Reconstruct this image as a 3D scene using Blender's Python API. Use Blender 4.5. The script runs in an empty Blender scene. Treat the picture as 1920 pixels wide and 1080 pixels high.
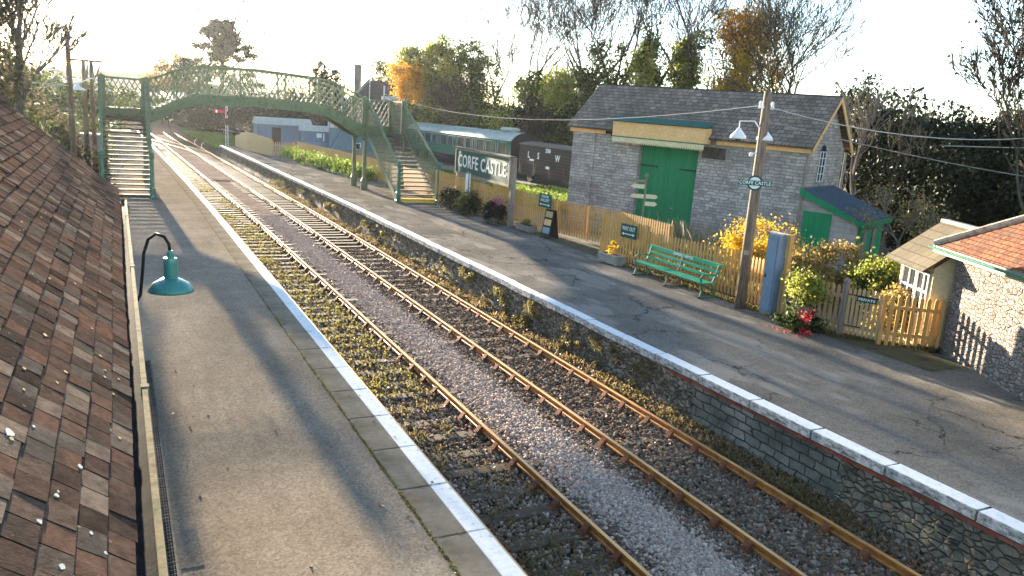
import bpy, math, random
import numpy as np
from mathutils import Vector, Matrix
R = math.radians
rnd = random.Random(7)
nr = np.random.default_rng(11)
sc = bpy.context.scene
COL = sc.collection

# ------------------------------------------------------------------ materials
class NT:
    def __init__(s, name):
        s.m = bpy.data.materials.new(name); s.m.use_nodes = True
        s.t = s.m.node_tree; s.t.nodes.clear()
        s.out = s.n('ShaderNodeOutputMaterial'); s.b = s.n('ShaderNodeBsdfPrincipled')
        s.l(s.b.outputs[0], s.out.inputs[0])
        s.tc = s.n('ShaderNodeTexCoord')
    def n(s, t, **k):
        nd = s.t.nodes.new(t)
        for a, v in k.items():
            if a[0] == '_': nd.inputs[a[1:].replace('_', ' ')].default_value = v
            else: setattr(nd, a, v)
        return nd
    def l(s, a, b): s.t.links.new(a, b)
    def map(s, scale=(1, 1, 1), rot=(0, 0, 0), src=None):
        mp = s.n('ShaderNodeMapping'); mp.inputs['Scale'].default_value = scale; mp.inputs['Rotation'].default_value = rot
        s.l(src or s.tc.outputs['Object'], mp.inputs[0]); return mp.outputs[0]
    def noise(s, sc_, vec=None, det=4, rough=.6, dist=0):
        nd = s.n('ShaderNodeTexNoise', _Scale=sc_, _Detail=det, _Roughness=rough, _Distortion=dist)
        s.l(vec or s.tc.outputs['Object'], nd.inputs['Vector']); return nd.outputs[0]
    def ramp(s, fac, stops, interp='LINEAR'):
        r = s.n('ShaderNodeValToRGB'); r.color_ramp.interpolation = interp
        e = r.color_ramp.elements
        while len(e) > 1: e.remove(e[-1])
        e[0].position = stops[0][0]; e[0].color = (*stops[0][1], 1)
        for p, c in stops[1:]:
            x = e.new(p); x.color = (*c, 1)
        s.l(fac, r.inputs[0]); return r.outputs[0]
    def mix(s, fac, a, b, mode='MIX'):
        x = s.n('ShaderNodeMix', data_type='RGBA', blend_type=mode)
        for i, v in ((0, fac), (6, a), (7, b)):
            if isinstance(v, (int, float)): x.inputs[i].default_value = v
            elif isinstance(v, tuple): x.inputs[i].default_value = (*v, 1)
            else: s.l(v, x.inputs[i])
        return x.outputs[2]
    def math(s, op, a, b=0.0):
        x = s.n('ShaderNodeMath', operation=op)
        for i, v in enumerate((a, b)):
            if isinstance(v, (int, float)): x.inputs[i].default_value = v
            else: s.l(v, x.inputs[i])
        return x.outputs[0]
    def bump(s, h, strength=.3, dist=.02):
        x = s.n('ShaderNodeBump', _Strength=strength, _Distance=dist); s.l(h, x.inputs['Height']); s.l(x.outputs[0], s.b.inputs['Normal']); return x
    def fin(s, col=None, rough=.8, metal=0, spec=.3):
        if col is not None:
            if isinstance(col, tuple): s.b.inputs['Base Color'].default_value = (*col, 1)
            else: s.l(col, s.b.inputs['Base Color'])
        if isinstance(rough, (int, float)): s.b.inputs['Roughness'].default_value = rough
        else: s.l(rough, s.b.inputs['Roughness'])
        s.b.inputs['Metallic'].default_value = metal; s.b.inputs['Specular IOR Level'].default_value = spec
        return s.m

def noisy(name, c1, c2, scale=3, c3=None, rough=.88, bump=.2, bscale=None, bdist=.01, metal=0, spec=.12, stretch=(1, 1, 1), lo=.35, hi=.65):
    s = NT(name); v = s.map(stretch)
    f = s.noise(scale, v, 6)
    st = [(lo, c1), (hi, c2)] if c3 is None else [(lo, c1), ((lo+hi)/2, c2), (hi, c3)]
    c = s.ramp(f, st)
    g = s.noise(scale*7, v, 3)
    c = s.mix(.35, c, s.ramp(g, [(.3, (.35,)*3), (.7, (1, 1, 1))]), 'MULTIPLY')
    if bump: s.bump(s.noise(bscale or scale*6, v, 4), bump, bdist)
    return s.fin(c, rough, metal, spec)

def leafmat(name, cols, trans=.5, scale=1.2):
    s = NT(name); geo = s.n('ShaderNodeNewGeometry')
    f = s.noise(scale, None, 2)
    r = s.math('ADD', s.math('MULTIPLY', geo.outputs['Random Per Island'], .7), s.math('MULTIPLY', s.math('SUBTRACT', f, .35), 1.0))
    k = len(cols); c = s.ramp(r, [(i/max(1, k-1)*.9+.05, q) for i, q in enumerate(cols)])
    s.fin(c, .55, 0, .25)
    tr = s.n('ShaderNodeBsdfTranslucent'); s.l(c, tr.inputs[0])
    mx = s.n('ShaderNodeMixShader'); mx.inputs[0].default_value = trans
    s.l(s.b.outputs[0], mx.inputs[1]); s.l(tr.outputs[0], mx.inputs[2]); s.l(mx.outputs[0], s.out.inputs[0])
    return s.m

def brickish(name, cols, mortar, bw, bh, ms=.012, warp=.06, bump=.6, bdist=.03, rough=.85, grime=None, offset=.5, axis='xz', squash=1.0, lichen=None):
    """stone / slate / tile courses in the object's own x(+y), z"""
    s = NT(name); sep = s.n('ShaderNodeSeparateXYZ'); s.l(s.tc.outputs['Object'], sep.inputs[0])
    u = s.math('ADD', sep.outputs[0], sep.outputs[1]) if axis == 'xz' else sep.outputs[0]
    v = sep.outputs[2] if axis == 'xz' else sep.outputs[1]
    cb = s.n('ShaderNodeCombineXYZ')
    w1 = s.noise(1.7, None, 2); w2 = s.noise(3.1, s.map((1, 1, 1), (1, 2, 3)), 2)
    s.l(s.math('ADD', u, s.math('MULTIPLY', s.math('SUBTRACT', w1, .5), warp*4)), cb.inputs[0])
    s.l(s.math('ADD', v, s.math('MULTIPLY', s.math('SUBTRACT', w2, .5), warp)), cb.inputs[1])
    b = s.n('ShaderNodeTexBrick', offset=offset, squash=squash, squash_frequency=3)
    s.l(cb.outputs[0], b.inputs['Vector'])
    for k_, x in (('Scale', 1), ('Mortar Size', ms), ('Mortar Smooth', .3), ('Brick Width', bw), ('Row Height', bh), ('Bias', 0)): b.inputs[k_].default_value = x
    b.inputs['Color1'].default_value = (0, 0, 0, 1); b.inputs['Color2'].default_value = (1, 1, 1, 1); b.inputs['Mortar'].default_value = (.5, .5, .5, 1)
    n1 = s.noise(9, None, 4)
    f = s.math('ADD', s.math('MULTIPLY', b.outputs[0], .6), s.math('MULTIPLY', n1, .45))
    k = len(cols); c = s.ramp(f, [(.12+i/max(1, k-1)*.78, q) for i, q in enumerate(cols)])
    c = s.mix(b.outputs[1], c, mortar)
    if grime:
        g = s.noise(.7, None, 5, .7)
        c = s.mix(s.ramp(g, [(.42, (0,)*3), (.66, (.8,)*3)]), c, grime)
    if lichen:
        g = s.noise(lichen[1], None, 5, .7)
        c = s.mix(s.ramp(g, [(lichen[2], (0,)*3), (lichen[2]+.06, (1,)*3)]), c, lichen[0])
    h = s.math('ADD', s.math('MULTIPLY', b.outputs[1], -1.0), s.math('ADD', s.math('MULTIPLY', b.outputs[0], .5), s.math('MULTIPLY', n1, .9)))
    s.bump(h, bump, bdist)
    return s.fin(c, rough, 0, .12)

M = {}
def asphalt(name, c1, c2, cracks=False, edge=None):
    s = NT(name)
    big = s.noise(.45, None, 5, .65); fine = s.noise(70, None, 3, .8); vor = s.n('ShaderNodeTexVoronoi', _Scale=36.0)
    s.l(s.tc.outputs['Object'], vor.inputs['Vector'])
    c = s.ramp(big, [(.35, c1), (.65, c2)])
    c = s.mix(.6, c, s.ramp(vor.outputs['Color'], [(.1, (.55,)*3), (.9, (1.35,)*3)]), 'MULTIPLY')
    c = s.mix(.3, c, s.ramp(fine, [(.35, (.4,)*3), (.7, (1.3,)*3)]), 'MULTIPLY')
    med = s.noise(2.2, None, 6, .75); c = s.mix(.28, c, s.ramp(med, [(.3, (.55,)*3), (.5, (1,)*3), (.72, (1.3,)*3)]), 'MULTIPLY')
    st = s.noise(.8, s.map((1.6, .25, 1), (0, 0, .02)), 4, .6); c = s.mix(.3, c, s.ramp(st, [(.36, (.6,)*3), (.6, (1.15,)*3)]), 'MULTIPLY')
    fl = s.ramp(s.noise(24, None, 2, .5), [(.73, (0,)*3), (.76, (.7,)*3)]); c = s.mix(fl, c, (.3, .26, .2))
    h = s.math('ADD', s.math('MULTIPLY', vor.outputs[0], .8), fine)
    if cracks:
        v2 = s.n('ShaderNodeTexVoronoi', feature='DISTANCE_TO_EDGE', _Scale=.42)
        wv = s.n('ShaderNodeVectorMath', operation='ADD'); nn = s.n('ShaderNodeTexNoise', _Scale=1.6, _Detail=6.0, _Roughness=.7)
        s.l(s.tc.outputs['Object'], nn.inputs['Vector']); sc2 = s.n('ShaderNodeVectorMath', operation='SCALE'); sc2.inputs['Scale'].default_value = .9
        s.l(nn.outputs['Color'], sc2.inputs[0]); s.l(s.tc.outputs['Object'], wv.inputs[0]); s.l(sc2.outputs[0], wv.inputs[1]); s.l(wv.outputs[0], v2.inputs['Vector'])
        ck = s.ramp(v2.outputs[0], [(.003, (1,)*3), (.011, (0,)*3)])
        msk = s.ramp(s.noise(.35, s.map((1, 1, 1), (0, 0, 2)), 1), [(.45, (0,)*3), (.56, (.85,)*3)])
        ck = s.mix(1.0, ck, msk, 'MULTIPLY')
        c = s.mix(ck, c, (.02, .018, .015))
        patch = s.ramp(s.noise(.9, s.map((1, .35, 1)), 2), [(.56, (0,)*3), (.6, (.5,)*3)])
        c = s.mix(patch, c, tuple(x*1.3 for x in c2))
        h = s.math('SUBTRACT', h, s.math('MULTIPLY', ck, 3.0))
    s.bump(h, .28, .005)
    return s.fin(c, 1.0, 0, .0)

M['asphL'] = asphalt('tarmac_warm', (.225, .185, .14), (.3, .25, .19))
M['asphR'] = asphalt('tarmac_grey', (.15, .135, .112), (.235, .21, .175), True)
M['slab'] = noisy('edge_stone', (.19, .16, .115), (.3, .255, .19), 1.5, spec=0, rough=1.0, bump=.4, bscale=60, bdist=.005)
s = NT('worn_white_paint')
f = s.noise(9, None, 6, .75); f2 = s.noise(60, None, 3)
c = s.ramp(f, [(.3, (.3, .29, .27)), (.42, (.7, .7, .68)), (.7, (.82, .82, .8))]); s.bump(f2, .3, .004)
M['white'] = s.fin(c, .85, 0, .1)
s = NT('grimy_white_face')
f = s.noise(7, s.map((1, 1, 2)), 6, .75)
c = s.ramp(f, [(.38, (.12, .11, .1)), (.55, (.5, .5, .47)), (.7, (.7, .7, .67))]); s.bump(f, .4, .01)
M['whiteface'] = s.fin(c, .85, 0, .1)
M['redbrick'] = brickish('red_brick_course', [(.2, .05, .035), (.3, .08, .05), (.36, .16, .11)], (.12, .1, .085), .21, .09, .01, .004, .5, .01)
M['plat_wall'] = brickish('platform_rubble', [(.07, .065, .055), (.15, .135, .11), (.24, .2, .155), (.13, .13, .11)], (.03, .028, .024), .27, .105, .016, .07, 1.0, .05, grime=(.055, .065, .035), squash=.7)
M['plat_block'] = brickish('platform_blocks', [(.19, .175, .14), (.28, .26, .21), (.36, .33, .27)], (.05, .048, .042), .36, .17, .016, .09, .8, .03, grime=(.06, .065, .05))
M['ballast'] = None
def stones(name, cols):
    s = NT(name); geo = s.n('ShaderNodeNewGeometry')
    k = len(cols); c = s.ramp(geo.outputs['Random Per Island'], [(i/(k-1), q) for i, q in enumerate(cols)])
    return s.fin(c, 1.0, 0, .0)
M['st_pale'] = stones('pale_ballast_stones', [(.24, .175, .14), (.45, .35, .28), (.32, .245, .195), (.6, .48, .39), (.38, .265, .195)])
M['st_dark'] = stones('dark_ballast_stones', [(.08, .052, .034), (.17, .12, .08), (.12, .088, .062), (.32, .25, .19), (.17, .085, .045)])
def bed(name, cols, moss=None):
    s = NT(name); v = s.n('ShaderNodeTexVoronoi', _Scale=19.0); s.l(s.tc.outputs['Object'], v.inputs['Vector'])
    sp = s.n('ShaderNodeSeparateColor'); s.l(v.outputs['Color'], sp.inputs[0])
    k = len(cols); c = s.ramp(sp.outputs[0], [(i/(k-1), q) for i, q in enumerate(cols)])
    big = s.noise(.8, None, 4); c = s.mix(.5, c, s.ramp(big, [(.35, (.5,)*3), (.65, (1.2,)*3)]), 'MULTIPLY')
    if moss: c = s.mix(s.ramp(s.noise(1.3, None, 6, .75), [(.5, (0,)*3), (.62, (.8,)*3)]), c, moss)
    s.bump(s.math('MULTIPLY', v.outputs[0], -1.0), .4, .02)
    return s.fin(c, 1.0, 0, .0)
M['bed_pale'] = bed('pale_ballast_bed', [(.15, .115, .09), (.3, .235, .19), (.22, .17, .135), (.4, .32, .26)])
M['bed_dark'] = bed('dark_ballast_bed', [(.055, .04, .028), (.12, .09, .065), (.08, .062, .048), (.18, .14, .11)])
M['bed_moss'] = bed('mossy_ballast_bed', [(.055, .04, .026), (.12, .088, .06), (.075, .058, .04), (.17, .13, .09)], (.09, .09, .03))
M['timber'] = noisy('sleeper_timber', (.035, .026, .019), (.1, .075, .052), 3, (.15, .115, .08), rough=.85, bump=.6, stretch=(.7, 9, 9), bdist=.01)
M['rust'] = noisy('rusty_rail_steel', (.34, .12, .025), (.58, .24, .05), 5, rough=.6, bump=.2, metal=.1, spec=.4)
M['railtop'] = noisy('worn_rail_head', (.62, .33, .11), (.78, .45, .17), 4, rough=.42, bump=.05, metal=.5, spec=.5, stretch=(1, .2, 1))
M['chair'] = noisy('rail_chair_iron', (.1, .04, .02), (.24, .09, .045), 9, rough=.8, bump=.4)
M['key'] = noisy('oak_key', (.1, .06, .035), (.25, .15, .08), 9)
M['tile'] = brickish('clay_tile', [(.055, .038, .03), (.09, .058, .042), (.125, .075, .05), (.1, .082, .066)], (.05, .04, .035), 50, 50, .0, .0, .8, .02, grime=(.04, .036, .032), lichen=((.2, .18, .14), 9, .64))
s = NT('old_clay_tile'); geo = s.n('ShaderNodeNewGeometry')
c = s.ramp(geo.outputs['Random Per Island'], [(0, (.055, .04, .031)), (.3, (.1, .066, .05)), (.6, (.145, .083, .057)), (.8, (.1, .082, .066)), (1, (.21, .155, .115))])
n1 = s.noise(14, None, 6, .75); n2 = s.noise(3, None, 5, .7); n3 = s.noise(90, None, 3)
c = s.mix(.7, c, s.ramp(n1, [(.35, (.45,)*3), (.65, (1.3,)*3)]), 'MULTIPLY')
c = s.mix(s.ramp(n2, [(.5, (0,)*3), (.7, (.7,)*3)]), c, (.06, .055, .045))
c = s.mix(s.ramp(s.noise(22, None, 4, .7), [(.66, (0,)*3), (.72, (.8,)*3)]), c, (.3, .27, .22))
s.bump(s.math('ADD', n1, s.math('MULTIPLY', n3, .4)), .4, .008); M['oldtile'] = s.fin(c, 1.0, 0, .0)
M['tileedge'] = noisy('shadowed_tile_edge', (.02, .015, .012), (.06, .042, .032), 12, rough=.95, spec=.05)  # edges painted dark for the shadow gaps between courses, with some dirt
M['lichen'] = noisy('pale_lichen', (.36, .38, .36), (.5, .52, .49), 30, rough=.9)
M['yellowlichen'] = noisy('tan_lichen', (.3, .22, .09), (.45, .36, .18), 30, rough=.9)
M['gutter'] = noisy('weathered_gutter_edge', (.13, .1, .06), (.24, .2, .12), 6, (.1, .1, .05), rough=.95, bump=.1, spec=.03)
M['gutterdark'] = noisy('gutter_inside', (.02, .02, .02), (.045, .042, .04), 8, rough=.95, spec=.03)
M['grate'] = noisy('galvanised_grate', (.08, .08, .075), (.16, .155, .14), 12, rough=.85, spec=.1)
M['black'] = noisy('black_paint', (.012, .012, .012), (.03, .03, .03), 6, rough=.5)
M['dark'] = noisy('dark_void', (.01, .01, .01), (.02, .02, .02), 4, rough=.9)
M['bridge'] = noisy('faded_green_ironwork', (.075, .115, .055), (.135, .18, .09), 4, (.1, .14, .07), rough=.55, bump=.15, spec=.4)
M['iron_green'] = noisy('green_cast_iron', (.03, .12, .075), (.055, .19, .12), 5, rough=.45, bump=.1, spec=.5)
M['tread'] = noisy('worn_tread', (.08, .065, .048), (.17, .14, .105), 9, rough=.9, stretch=(1, 4, 1))
M['yellow'] = noisy('yellow_tread_edge', (.6, .42, .03), (.75, .55, .06), 9, rough=.6)
M['picket'] = noisy('tan_picket_wood', (.56, .29, .075), (.7, .4, .13), 5, (.46, .26, .09), rough=.7, bump=.3, stretch=(5, 5, .7), spec=.25)
M['picketgrey'] = noisy('weathered_picket_wood', (.42, .28, .13), (.56, .39, .2), 5, rough=.75, bump=.3, stretch=(5, 5, .7))
M['tanpanel'] = noisy('tan_board_panel', (.56, .38, .16), (.68, .48, .24), 3, rough=.7, bump=.3, stretch=(6, 6, .5))
M['shedstone'] = brickish('purbeck_stone', [(.23, .205, .185), (.37, .335, .3), (.52, .465, .42), (.42, .375, .34)], (.21, .185, .165), .38, .125, .012, .13, 1.0, .04, grime=(.2, .165, .15), squash=.6)
M['slate'] = brickish('stone_slate_roof', [(.155, .115, .09), (.24, .18, .145), (.32, .25, .2)], (.06, .048, .04), .3, .17, .014, .02, .8, .03, axis='xy', grime=(.085, .075, .055), lichen=((.2, .19, .17), 7, .7))
M['blueslate'] = brickish('blue_slate_roof', [(.05, .07, .09), (.075, .1, .125), (.09, .115, .14)], (.03, .04, .05), .3, .18, .006, .01, .4, .01, axis='xy')
M['mossroof'] = brickish('mossy_stone_roof', [(.085, .07, .045), (.13, .105, .068), (.1, .088, .06)], (.05, .04, .03), .35, .22, .01, .01, .6, .02, axis='xy')
M['redtile'] = brickish('orange_roof_tile', [(.11, .034, .018), (.22, .068, .03), (.32, .12, .05), (.09, .045, .03)], (.04, .02, .015), .17, .11, .012, .01, 1.0, .04, axis='xy', grime=(.1, .06, .04))
M['rubble'] = brickish('knapped_rubble_wall', [(.26, .21, .18), (.4, .34, .3), (.5, .43, .38), (.33, .28, .25)], (.2, .17, .15), .17, .095, .02, .09, 1.0, .06, grime=(.3, .27, .24), squash=.6)
def rubble(name, cols, mortar, sx, sz, ms=.05, bump=1.0, bdist=.05, grime=None):
    s = NT(name); sep = s.n('ShaderNodeSeparateXYZ'); s.l(s.tc.outputs['Object'], sep.inputs[0])
    u = s.math('ADD', sep.outputs[0], sep.outputs[1]); cb = s.n('ShaderNodeCombineXYZ')
    w1 = s.noise(3, None, 3)
    s.l(s.math('ADD', s.math('MULTIPLY', u, sx), s.math('MULTIPLY', w1, .8)), cb.inputs[0]); s.l(s.math('ADD', s.math('MULTIPLY', sep.outputs[2], sz), s.math('MULTIPLY', w1, .5)), cb.inputs[1])
    v = s.n('ShaderNodeTexVoronoi', _Scale=1.0, _Randomness=.85); v2 = s.n('ShaderNodeTexVoronoi', feature='DISTANCE_TO_EDGE', _Scale=1.0, _Randomness=.85)
    s.l(cb.outputs[0], v.inputs['Vector']); s.l(cb.outputs[0], v2.inputs['Vector'])
    sp = s.n('ShaderNodeSeparateColor'); s.l(v.outputs['Color'], sp.inputs[0]); n1 = s.noise(16, None, 5)
    f = s.math('ADD', s.math('MULTIPLY', sp.outputs[0], .65), s.math('MULTIPLY', n1, .4)); k = len(cols)
    c = s.ramp(f, [(.15+i/max(1, k-1)*.7, q) for i, q in enumerate(cols)])
    c = s.mix(s.ramp(v2.outputs[0], [(ms*.4, (1,)*3), (ms*1.6, (0,)*3)]), c, mortar)
    if grime: c = s.mix(s.ramp(s.noise(.8, None, 5, .7), [(.45, (0,)*3), (.62, (.75,)*3)]), c, grime)
    h = s.math('ADD', s.ramp(v2.outputs[0], [(0, (0,)*3), (ms*3, (1,)*3)]), s.math('ADD', s.math('MULTIPLY', sp.outputs[1], .7), s.math('MULTIPLY', n1, .8)))
    s.bump(h, bump, bdist); return s.fin(c, .9, 0, .15)
M['rubble'] = rubble('knapped_rubble_wall', [(.15, .115, .095), (.25, .2, .165), (.34, .28, .235), (.2, .165, .14)], (.25, .21, .18), 6.5, 11, .035, 1.0, .045, (.29, .25, .215))
M['plat_wall'] = rubble('platform_rubble', [(.09, .075, .058), (.2, .17, .13), (.36, .3, .22), (.17, .15, .12)], (.09, .076, .056), 6.5, 10, .04, .9, .05, (.11, .1, .07))
M['plat_tan'] = rubble('tan_platform_rubble', [(.11, .09, .065), (.28, .23, .15), (.44, .37, .26), (.2, .175, .135)], (.1, .085, .062), 5.5, 9, .04, .9, .05, (.12, .115, .09))
M['cream'] = noisy('cream_paint', (.74, .45, .19), (.8, .51, .24), 2, rough=.8, bump=.05)
M['creamlight'] = noisy('pale_cream_paint', (.66, .56, .33), (.74, .64, .4), 2, rough=.6)
M['green'] = noisy('green_door_paint', (.012, .2, .08), (.02, .26, .11), 2, rough=.55, bump=.05, stretch=(5, 5, .3))
M['benchgreen'] = noisy('bench_green_paint', (.015, .27, .15), (.03, .36, .21), 6, rough=.4)
M['signgreen'] = noisy('sign_green_enamel', (.01, .085, .06), (.014, .1, .07), 4, rough=.6, bump=0, spec=.15)
M['weatherwood'] = noisy('grey_oak', (.2, .16, .13), (.34, .28, .23), 5, rough=.8, bump=.4, stretch=(6, 6, .6))
M['polewood'] = noisy('tarred_pole', (.12, .085, .06), (.3, .22, .16), 4, rough=.8, bump=.4, stretch=(7, 7, .5))
M['enamel'] = noisy('white_enamel', (.75, .75, .74), (.82, .82, .8), 4, rough=.25, bump=0, spec=.5)
M['lampgreen'] = noisy('teal_lamp_enamel', (.035, .2, .17), (.055, .26, .22), 5, rough=.3, bump=0, spec=.6)
M['letter'] = noisy('white_lettering', (.8, .8, .78), (.85, .85, .83), 4, rough=.5, bump=0)
M['bluebox'] = noisy('blue_grey_steel', (.17, .25, .33), (.21, .3, .39), 2, rough=.35, bump=.03, spec=.5)
M['coachgreen'] = noisy('coach_green', (.008, .1, .06), (.015, .14, .08), 2, rough=.6, bump=0, spec=.2)
M['coachroof'] = noisy('coach_roof_grey', (.2, .28, .26), (.28, .36, .33), 2, rough=.5, bump=.05)
M['glass'] = noisy('dark_glass', (.015, .02, .025), (.04, .05, .055), 2, rough=.15, bump=0, spec=.5)
M['wagon'] = noisy('black_wagon_boards', (.018, .014, .012), (.04, .032, .027), 4, rough=.7, bump=.3, stretch=(1, 1, 6))
M['hutblue'] = noisy('grey_blue_boards', (.16, .2, .25), (.22, .27, .33), 2, rough=.7, bump=.3, stretch=(8, 8, .4))
M['hutteal'] = noisy('teal_boards', (.12, .22, .26), (.17, .28, .32), 2, rough=.7, bump=.3, stretch=(8, 8, .4))
M['paleroof'] = noisy('pale_felt_roof', (.46, .44, .36), (.58, .56, .48), 3, rough=.7)
M['earth'] = noisy('yard_gravel', (.14, .115, .085), (.22, .185, .14), 1.2, (.13, .13, .07), rough=.9, bump=.5, bscale=30, bdist=.02)
M['grass'] = noisy('grass_ground', (.045, .07, .015), (.08, .11, .025), 2, (.11, .12, .04), rough=1.0, spec=.02, bump=.6, bscale=25, bdist=.04)
M['hillm'] = noisy('hillside', (.04, .055, .025), (.07, .08, .035), .03, (.09, .085, .05), rough=1.0, spec=.02, bump=.5, bscale=.5, bdist=.6)
M['mosspath'] = noisy('mossy_kerb_strip', (.06, .06, .035), (.12, .1, .065), 3, (.09, .11, .03), rough=.9, bump=.6, bscale=35)
M['bark'] = noisy('bark', (.05, .042, .034), (.12, .1, .08), 3, rough=.9, bump=.5, stretch=(4, 4, .6))
M['barkpale'] = noisy('pale_bark', (.11, .095, .08), (.2, .175, .15), 3, rough=.9, bump=.5, stretch=(4, 4, .6))
M['darkroof'] = noisy('dark_tiled_roof', (.05, .043, .04), (.085, .072, .065), 1.5, rough=.8, stretch=(1, 1, 4))
M['housewall'] = noisy('grey_house_wall', (.15, .14, .13), (.22, .2, .18), 1, rough=.9)
M['wire'] = noisy('grey_cable', (.2, .2, .2), (.32, .32, .31), 3, rough=.5)
M['wirelit'] = noisy('sunlit_cable', (.38, .38, .36), (.48, .48, .45), 3, rough=.5)  # lit copy of the grey cable: sunlight put into a paler colour
M['red'] = noisy('signal_red', (.5, .02, .02), (.6, .04, .03), 3, rough=.4)
M['stonegrey'] = noisy('carved_stone', (.26, .24, .2), (.36, .34, .29), 5, rough=.85, bump=.4)
LF = {
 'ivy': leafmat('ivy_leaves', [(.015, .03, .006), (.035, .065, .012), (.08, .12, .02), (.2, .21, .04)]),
 'ivylit': leafmat('sunlit_yellow_green_leaves', [(.08, .12, .015), (.2, .24, .035), (.36, .36, .07), (.5, .42, .1)], .6),  # sunlight painted into ivy leaf colour; also serves truly yellow-green foliage
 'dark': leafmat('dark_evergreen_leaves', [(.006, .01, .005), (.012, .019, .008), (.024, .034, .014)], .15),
 'mid': leafmat('mid_green_leaves', [(.03, .045, .013), (.06, .085, .025), (.11, .13, .04)], .45),
 'orange': leafmat('orange_autumn_leaves', [(.22, .09, .01), (.45, .21, .02), (.6, .33, .03), (.3, .2, .04)], .6),
 'yellow': leafmat('golden_leaves', [(.35, .2, .01), (.6, .38, .02), (.7, .5, .05), (.4, .3, .05)], .6),
 'brown': leafmat('brown_gold_leaves', [(.16, .09, .03), (.3, .2, .06), (.42, .3, .1), (.2, .2, .06)], .5),
 'dull': leafmat('dull_brown_leaves', [(.04, .04, .025), (.08, .07, .04), (.14, .115, .065), (.22, .18, .1)], .3),
 'cedar': leafmat('cedar_needles', [(.02, .03, .016), (.035, .05, .028), (.05, .065, .035)], .25),
 'grass': leafmat('grass_blades', [(.08, .085, .025), (.17, .155, .045), (.27, .23, .09)], .5, 3),
 'fern': leafmat('lime_foliage', [(.08, .13, .02), (.15, .21, .03), (.24, .29, .06)], .5, 3),
 'straw': leafmat('straw_blades', [(.2, .17, .1), (.32, .28, .17), (.4, .36, .24)], .4, 3),
 'pink': leafmat('pink_petals', [(.5, .16, .18), (.6, .28, .3)], .4, 3),
 'redf': leafmat('red_petals', [(.6, .03, .04), (.75, .12, .12)], .4, 3),
 'weed': leafmat('weeds', [(.06, .06, .025), (.13, .115, .04), (.22, .18, .07), (.15, .09, .04)], .5, 3),
 'drywd': leafmat('dry_weeds', [(.1, .085, .03), (.2, .16, .06), (.28, .2, .1), (.14, .08, .04)], .4, 3),
 'fallen': leafmat('fallen_leaves', [(.16, .07, .03), (.3, .14, .05), (.4, .25, .09)], .2, 3),
}

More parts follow.
